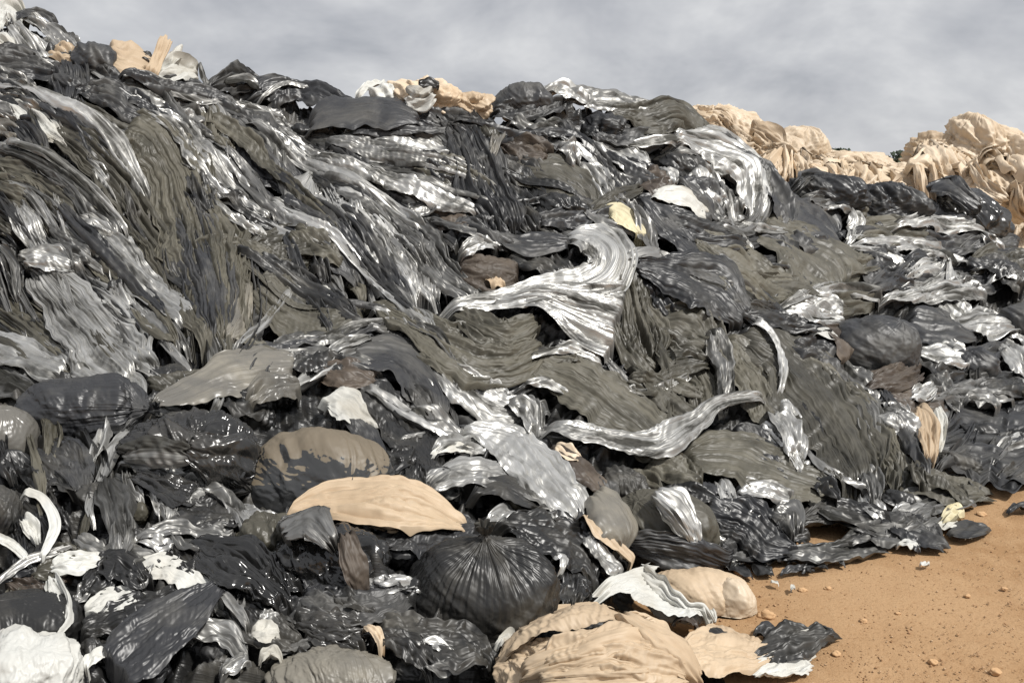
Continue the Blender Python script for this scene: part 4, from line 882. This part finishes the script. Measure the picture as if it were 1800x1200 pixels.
# long streamers that sweep down the slope along the run of the sheets under them
def flow_at(u, v):
    d2 = (FL[:, 0] - u) ** 2 + (FL[:, 1] - v) ** 2; near = np.argsort(d2)[:14]; w = 1 / (d2[near] + 3000)
    an = np.arctan2(FL[near, 3], FL[near, 2]); A = 0.5 * math.atan2((w * np.sin(2 * an)).sum(), (w * np.cos(2 * an)).sum())
    if math.sin(A) < -0.15: A += math.pi                     # always downhill
    return A
long_n = 0
for tries in range(400):
    if long_n >= 44: break
    u, v = rng.uniform(-40, 1150), rng.uniform(120, 480)
    if v < skyline(SKY1, u) + 18: continue
    pts = []; ok = True; Wd = rng.uniform(5, 13); n = rng.randrange(7, 13); A = flow_at(u, v)
    for q in range(n):
        pts.append((u, v, Wd * (0.55 + 0.6 * math.sin(math.pi * (q + 0.5) / n))))
        B = flow_at(u, v); A += 0.45 * math.atan2(math.sin(B - A), math.cos(B - A)); A = min(max(A, 0.05), 1.35)
        u += 36 * math.cos(A); v += 36 * math.sin(A)
        if not in_heap(u, v) or v > 690: ok = len(pts) >= 6; break
    if not ok or len(pts) < 6: continue
    mid = pts[len(pts) // 2]
    if any(a < p[0] < b and c < p[1] < d for p in pts for a, c, b, d in [(770, 425, 1095, 655), (930, 715, 1350, 840), (1225, 575, 1365, 730), (1060, 380, 1150, 490), (540, 205, 735, 250), (250, 250, 375, 560), (110, 540, 235, 680), (1110, 250, 1390, 430)]): continue
    mat = rng.choice('SLLLSKDO')
    lab = near_label(mid[0], mid[1], '%s smooth %s streamer passing' % (rng.choice(['long', 'long thin', 'long loose']), WORDS[mat]))
    if lab is None: continue
    sheet('plastic_strip', lab, mat, rng.choice([8, 10, 12]), pts, cr=0.35, fa=1.5, nf=rng.choice([3, 4, 6]), arch=0.3, rag=0.12, bur=1.0, tuck=1.0, flow=False, group='long film streamers sweeping down the slope')
    long_n += 1
fill('strand', 270, 26, lambda u, v, s: s or rng.random() < 0.12)
fill('scrap', 200, 40, lambda u, v, s: not s or rng.random() < 0.35)
fill('wad', 110, 46, lambda u, v, s: not s or v < skyline(SKY1, u) + 90)

TOE = ([1100, 1300, 1400, 1500, 1600, 1690, 1740, 1800], [1045, 1004, 1004, 990, 965, 930, 880, 852])
for k in range(64):                                   # torn bits trodden along the foot of the heap, a few blown out on the dirt
    out = k >= 52
    u = rng.uniform(1290, 1790); v = np.interp(u, *TOE) + (rng.uniform(14, 90) if out else rng.uniform(-20, 9))
    L = rng.uniform(8, 18) if out else rng.uniform(20, 56); Wd = rng.uniform(2.5, 5) if out else rng.uniform(4, 10); A = rng.gauss(-0.15, 0.6); c_, s_ = math.cos(A), 0.6 * math.sin(A)
    mat = rng.choice('WSWL' if out else 'KKDSSLLDRW')
    lab = near_label(u, v, '%s torn %s shred on the dirt' % (rng.choice(['tiny', 'curled', 'creased']) , WORDS[mat]))
    if lab is None: continue
    sheet('plastic_scrap', lab, mat, 1, [(u - c_ * L / 2, v - s_ * L / 2, Wd * .6), (u + rng.uniform(-3, 3), v + rng.uniform(-3, 3), Wd), (u + c_ * L / 2, v + s_ * L / 2, Wd * .6)], cr=1.5, fa=1.0, rag=0.35, arch=0.15, flow=False, bur=0.1, lf=0.2,
          group='torn shreds along the foot of the heap')
for k in range(60):                                   # folds of the far cream heap that nothing tells apart
    u = rng.uniform(1180, 1800); v0 = skyline(SKY2, u); v = v0 + rng.uniform(6, 110)
    A = rng.uniform(-0.5, 1.2); L = rng.uniform(40, 110); Wd = rng.uniform(8, 18); c_, s_ = math.cos(A), math.sin(A); bd = rng.uniform(-0.4, 0.4) * L
    P3 = [(u - c_ * L / 2, v - s_ * L / 2, Wd * .6), (u - s_ * bd, v + c_ * bd, Wd), (u + c_ * L / 2, v + s_ * L / 2, Wd * .6)]
    if any(p[1] < skyline(SKY2, p[0]) + 2 for p in P3): continue
    sheet('plastic_scrap', 'cream film fold, one of many alike on the far cream heap', rng.choice('BBBN'), 3, P3, dfun=lay_far, fa=1.3, cr=1.0, arch=0.3, up=0.12, flow=False, lf=0.1, group='cream film folds on the far heap')

# ------------------------------------------------------------------ bits lying on the dirt
rg = np.random.default_rng(9)
clod_m = stone_mat('dirt_clod', [(0.38, 0.20, 0.09), (0.50, 0.32, 0.17), (0.44, 0.25, 0.12)])
CL = [(1348,1083,.030,'largest orange clod near the clear tan lobe'), (1410,1038,.016,'pale flat clod on dirt below the silver rimmed film'),
 (1455,1035,.014,'dark clod beside the pale flat clod on the dirt'), (1518,1092,.014,'lone brown clod in the middle of the dirt'), (1578,1078,.010,'small tan clod on the open dirt past the lone brown one'),
 (1700,1048,.012,'pale pebble clod on dirt straight below the black flat scrap'), (1765,1035,.012,'clod near the frame edge on open dirt'),
 (1470,1150,.016,'orange clod at the tip of the stretched black film'), (1640,1165,.016,'pale clod low on the open dirt'), (1750,1182,.018,'dark clod in the bottom corner of the dirt'),
 (1300,1008,.024,'crumbly clod where the torn black film meets dirt'), (1335,1000,.020,'second crumbly clod beside the torn black film'), (1725,905,.022,'clod at the tip of the silver twisted strip')]
for u, v, sz, lab in CL:
    n = 18; th = np.linspace(0, math.pi, n)[:, None]; ph = np.linspace(0, 2 * math.pi, 26, endpoint=False)[None]
    d = np.stack(np.broadcast_arrays(np.sin(th) * np.cos(ph), np.sin(th) * np.sin(ph), np.cos(th)), -1)
    r = 1 + 0.5 * perlin3(d, 1.3, int(u)) + 0.25 * perlin3(d, 3.4, int(v))
    q = d * r[..., None] * sz * np.array([1.1, 0.9, 0.62]) + unproject(u, v, ground_d(v)).reshape(3) + [0, 0, sz * 0.25]
    o = mesh_obj('dirt_clod', q, grid_faces(n, 26, True), clod_m, smooth=False); recentre(o); tag(o, lab, 'clod of dirt', 'clods lying on the orange dirt')

# ------------------------------------------------------------------ two trees far beyond the cream heap
lm, lt_, lb = new_mat('dark_leaves'); oi = N(lt_, 'ShaderNodeNewGeometry')
LK(lt_, ramp(lt_, [(0, (0.018, 0.032, 0.016)), (1, (0.055, 0.075, 0.040))], oi.outputs['Random Per Island']).outputs[0], lb.inputs['Base Color']); lb.inputs['Roughness'].default_value = 0.8
bm_, bt_, bb = new_mat('grey_bark'); bb.inputs['Base Color'].default_value = (0.09, 0.07, 0.05, 1)
for u, vtop, wpx, lab, sd in ((1474, 263, 26, 'smaller dark tree top showing behind the low cream bundle', 1), (1580, 268, 36, 'wider dark tree top beside the tan brown wad', 2)):
    D = 95.0; top = unproject(u, vtop, D).reshape(3); rr = np.random.default_rng(sd); hw = wpx * D / FPX
    root = bpy.data.objects.new('distant_tree', None); COL.objects.link(root); root.location = (float(top[0]), float(top[1]), 0)
    tag(root, lab, 'tree', 'trees far behind the cream heap')
    H = float(top[2])
    ang = np.linspace(0, 2 * math.pi, 10, endpoint=False)[None]; z = np.linspace(0, H * 0.8, 8)[:, None]
    rad = 0.16 * (1 - z / H) + 0.03
    tv = [np.stack(np.broadcast_arrays(rad * np.cos(ang) + 0.08 * np.sin(z * 1.7), rad * np.sin(ang), z), -1).reshape(-1, 3)]; tf = [grid_faces(8, 10, True)]
    for k in range(7):                                   # limbs
        a = rr.random() * 6.28; b0 = np.array([0, 0, H * rr.uniform(0.3, 0.6)]); b1 = b0 + [math.cos(a) * hw * 0.7, math.sin(a) * hw * 0.7, H * 0.28]
        ss = np.linspace(0, 1, 6)[:, None, None]; c = b0 + (b1 - b0) * ss; rb = 0.06 * (1 - 0.7 * ss)
        ring = np.stack([np.cos(ang[0]), np.sin(ang[0]), 0 * ang[0]], -1)[None]
        tf.append(grid_faces(6, 10, True) + sum(len(x) for x in tv)); tv.append((c + rb * ring).reshape(-1, 3))
    mesh_obj('trunk', np.vstack(tv), np.vstack(tf), bm_, parent=root)
    nl = 2600; cl = rr.normal(size=(16, 3)); cl /= np.linalg.norm(cl, axis=1, keepdims=True); cl *= np.array([hw * 0.75, hw * 0.75, H * 0.26]); cl[:, 2] = cl[:, 2] + H * 0.70
    c = cl[rr.integers(0, 16, nl)] + rr.normal(size=(nl, 3)) * np.array([hw * 0.24, hw * 0.24, H * 0.065]); c[:, 2] = np.minimum(c[:, 2], H + 0.02)
    a = rr.normal(size=(nl, 3)) * 0.10; b = rr.normal(size=(nl, 3)) * 0.10
    lv = np.stack([c - a, c + b, c + a, c - b], 1).reshape(-1, 3)
    mesh_obj('crown', lv, np.arange(nl * 4).reshape(-1, 4), lm, parent=root, smooth=False)
